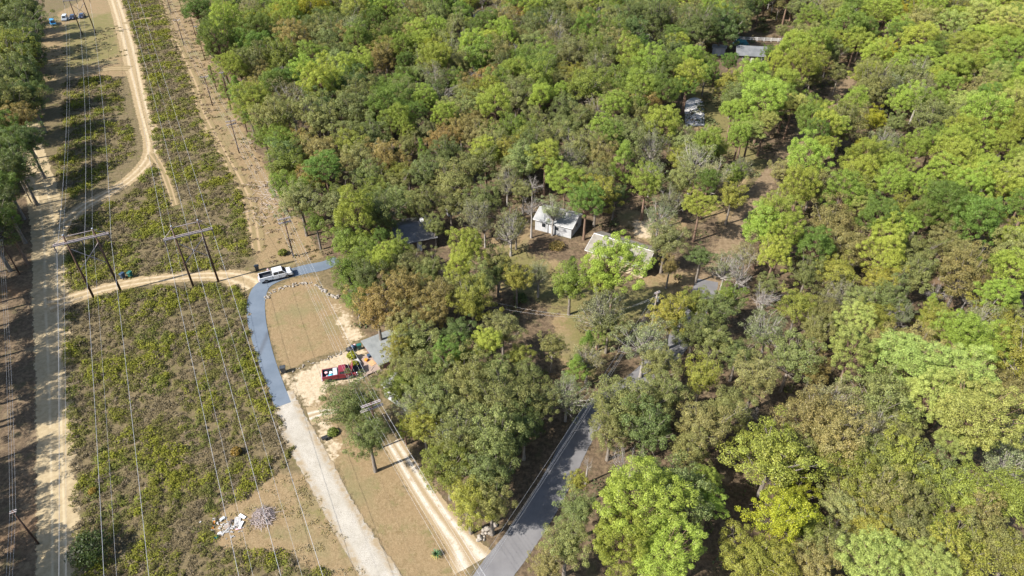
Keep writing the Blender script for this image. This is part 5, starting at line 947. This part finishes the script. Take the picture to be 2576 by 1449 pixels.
# yucca
t = empty('yucca_plant', at(1098, 1398)); tag(t, 'round spiky green yucca with yellow skirt on the dry lawn', 'plant'); MAT['yuc'] = plain('yucca_leaf', (.06, .13, .05), .5, .4, var=.4); MAT['yuc2'] = plain('yucca_dry', (.36, .30, .08), .7, .3, var=.3)
for ring_n, el, L_, mt in ((14, .15, .85, 'yuc2'), (14, .5, .9, 'yuc'), (12, .85, .85, 'yuc'), (8, 1.2, .75, 'yuc')):
    for k in range(ring_n):
        a = 6.283 * k / ring_n + random.uniform(-.2, .2) + el; d = Vector((math.cos(a) * math.cos(el), math.sin(a) * math.cos(el), math.sin(el))); sd = Vector((-math.sin(a), math.cos(a), 0)) * .05; c = Vector((0, 0, .25)); mid = c + d * L_ * .5 + Vector((0, 0, .04)); e = c + d * L_ - Vector((0, 0, .10 * math.cos(el)))
        mb = MB(); mb.add([c - sd * .6, c + sd * .6, mid + sd, mid - sd, e, mid + Vector((0, 0, .025))], ((0, 1, 2, 5), (0, 5, 3), (1, 0, 3, 2), (5, 2, 4), (3, 5, 4), (2, 3, 4))); mb.build('leaf', MAT[mt], t)
mb = MB(); mb.tube([(0, 0, -.05), (0, 0, .3)], [.12, .09], 8); mb.build('stem', MAT['wood'], t)
# little cart
t = empty('garden_cart', at(818, 1106), .5); tag(t, 'small dark garden cart standing on the dry grass', 'cart'); mb = MB(); frustum(mb, -.35, .35, .22, .28, -.45, .45, .3, .55); mb.build('tray', MAT['black'], t)
for s in (-1, 1): mb = MB(); mb.tube([(.2, s * .3, .18), (.2, s * .36, .18)], .18, 12); mb.build('wheel', MAT['tyre'], t)
mb = MB(); mb.tube([(-.4, 0, .3), (-.9, 0, .75), (-.9, .2, .8)], .025, 5); mb.tube([(-.3, 0, .3), (-.3, 0, .0)], .03, 5); mb.build('handle', MAT['galv'], t)
# free-standing shrubs
def shrub(px, py, r, h, colr, label, n=420, cat='shrub'):
    g = at(px, py); t = empty('shrub', (g.x, g.y, -.03)); tag(t, label, cat); D = sphere_pts(22, -.1); C = D * np.array([r, r, h * .5]) * .75 + np.array([0, 0, h * .5])
    me = crown_mesh('shrub_leaves', C, np.full(22, r * .38), n // 10, .13, .6, np.array([0, 0, h * .3]), .9, False, MAT['leaf'], .5); o = link('foliage', me, None, t); o.color = (*colr, 1)
    mb = MB()
    for k in range(5): mb.tube([(0, 0, 0), (D[k * 4][0] * r * .6, D[k * 4][1] * r * .6, h * .6)], [.04, .015], 4)
    mb.build('stem', MAT['wood'], t)
shrub(597, 1142, .7, 1.1, (.22, .15, .03), 'small orange-yellow shrub standing out in the near brush'); shrub(236, 1240, .5, .8, (.24, .17, .03), 'small amber shrub in the brush near the sandy road'); shrub(887, 905, .8, 1.6, (.22, .24, .02), 'yellow-green shrub beside the maroon pickup'); shrub(893, 925, .7, 1.3, (.22, .24, .02), 'yellow-flecked bush at the nose of the maroon pickup')
shrub(838, 1090, .8, .5, (.12, .16, .03), 'low green shrub on bare soil beside the gravel drive'); shrub(712, 640, .9, 1.0, (.14, .16, .03), 'green shrub at the foot of the utility pole by the drive'); shrub(1310, 760, 1.3, 1.6, (.07, .11, .03), 'dark green shrub in the shaded yard'); shrub(1400, 625, 1.6, 1.2, (.2, .16, .05), 'brownish shrub before the small white house'); shrub(240, 1400, 2.4, 3.2, (.05, .075, .02), 'tall dark green bush in the brush by the sandy road', 900)
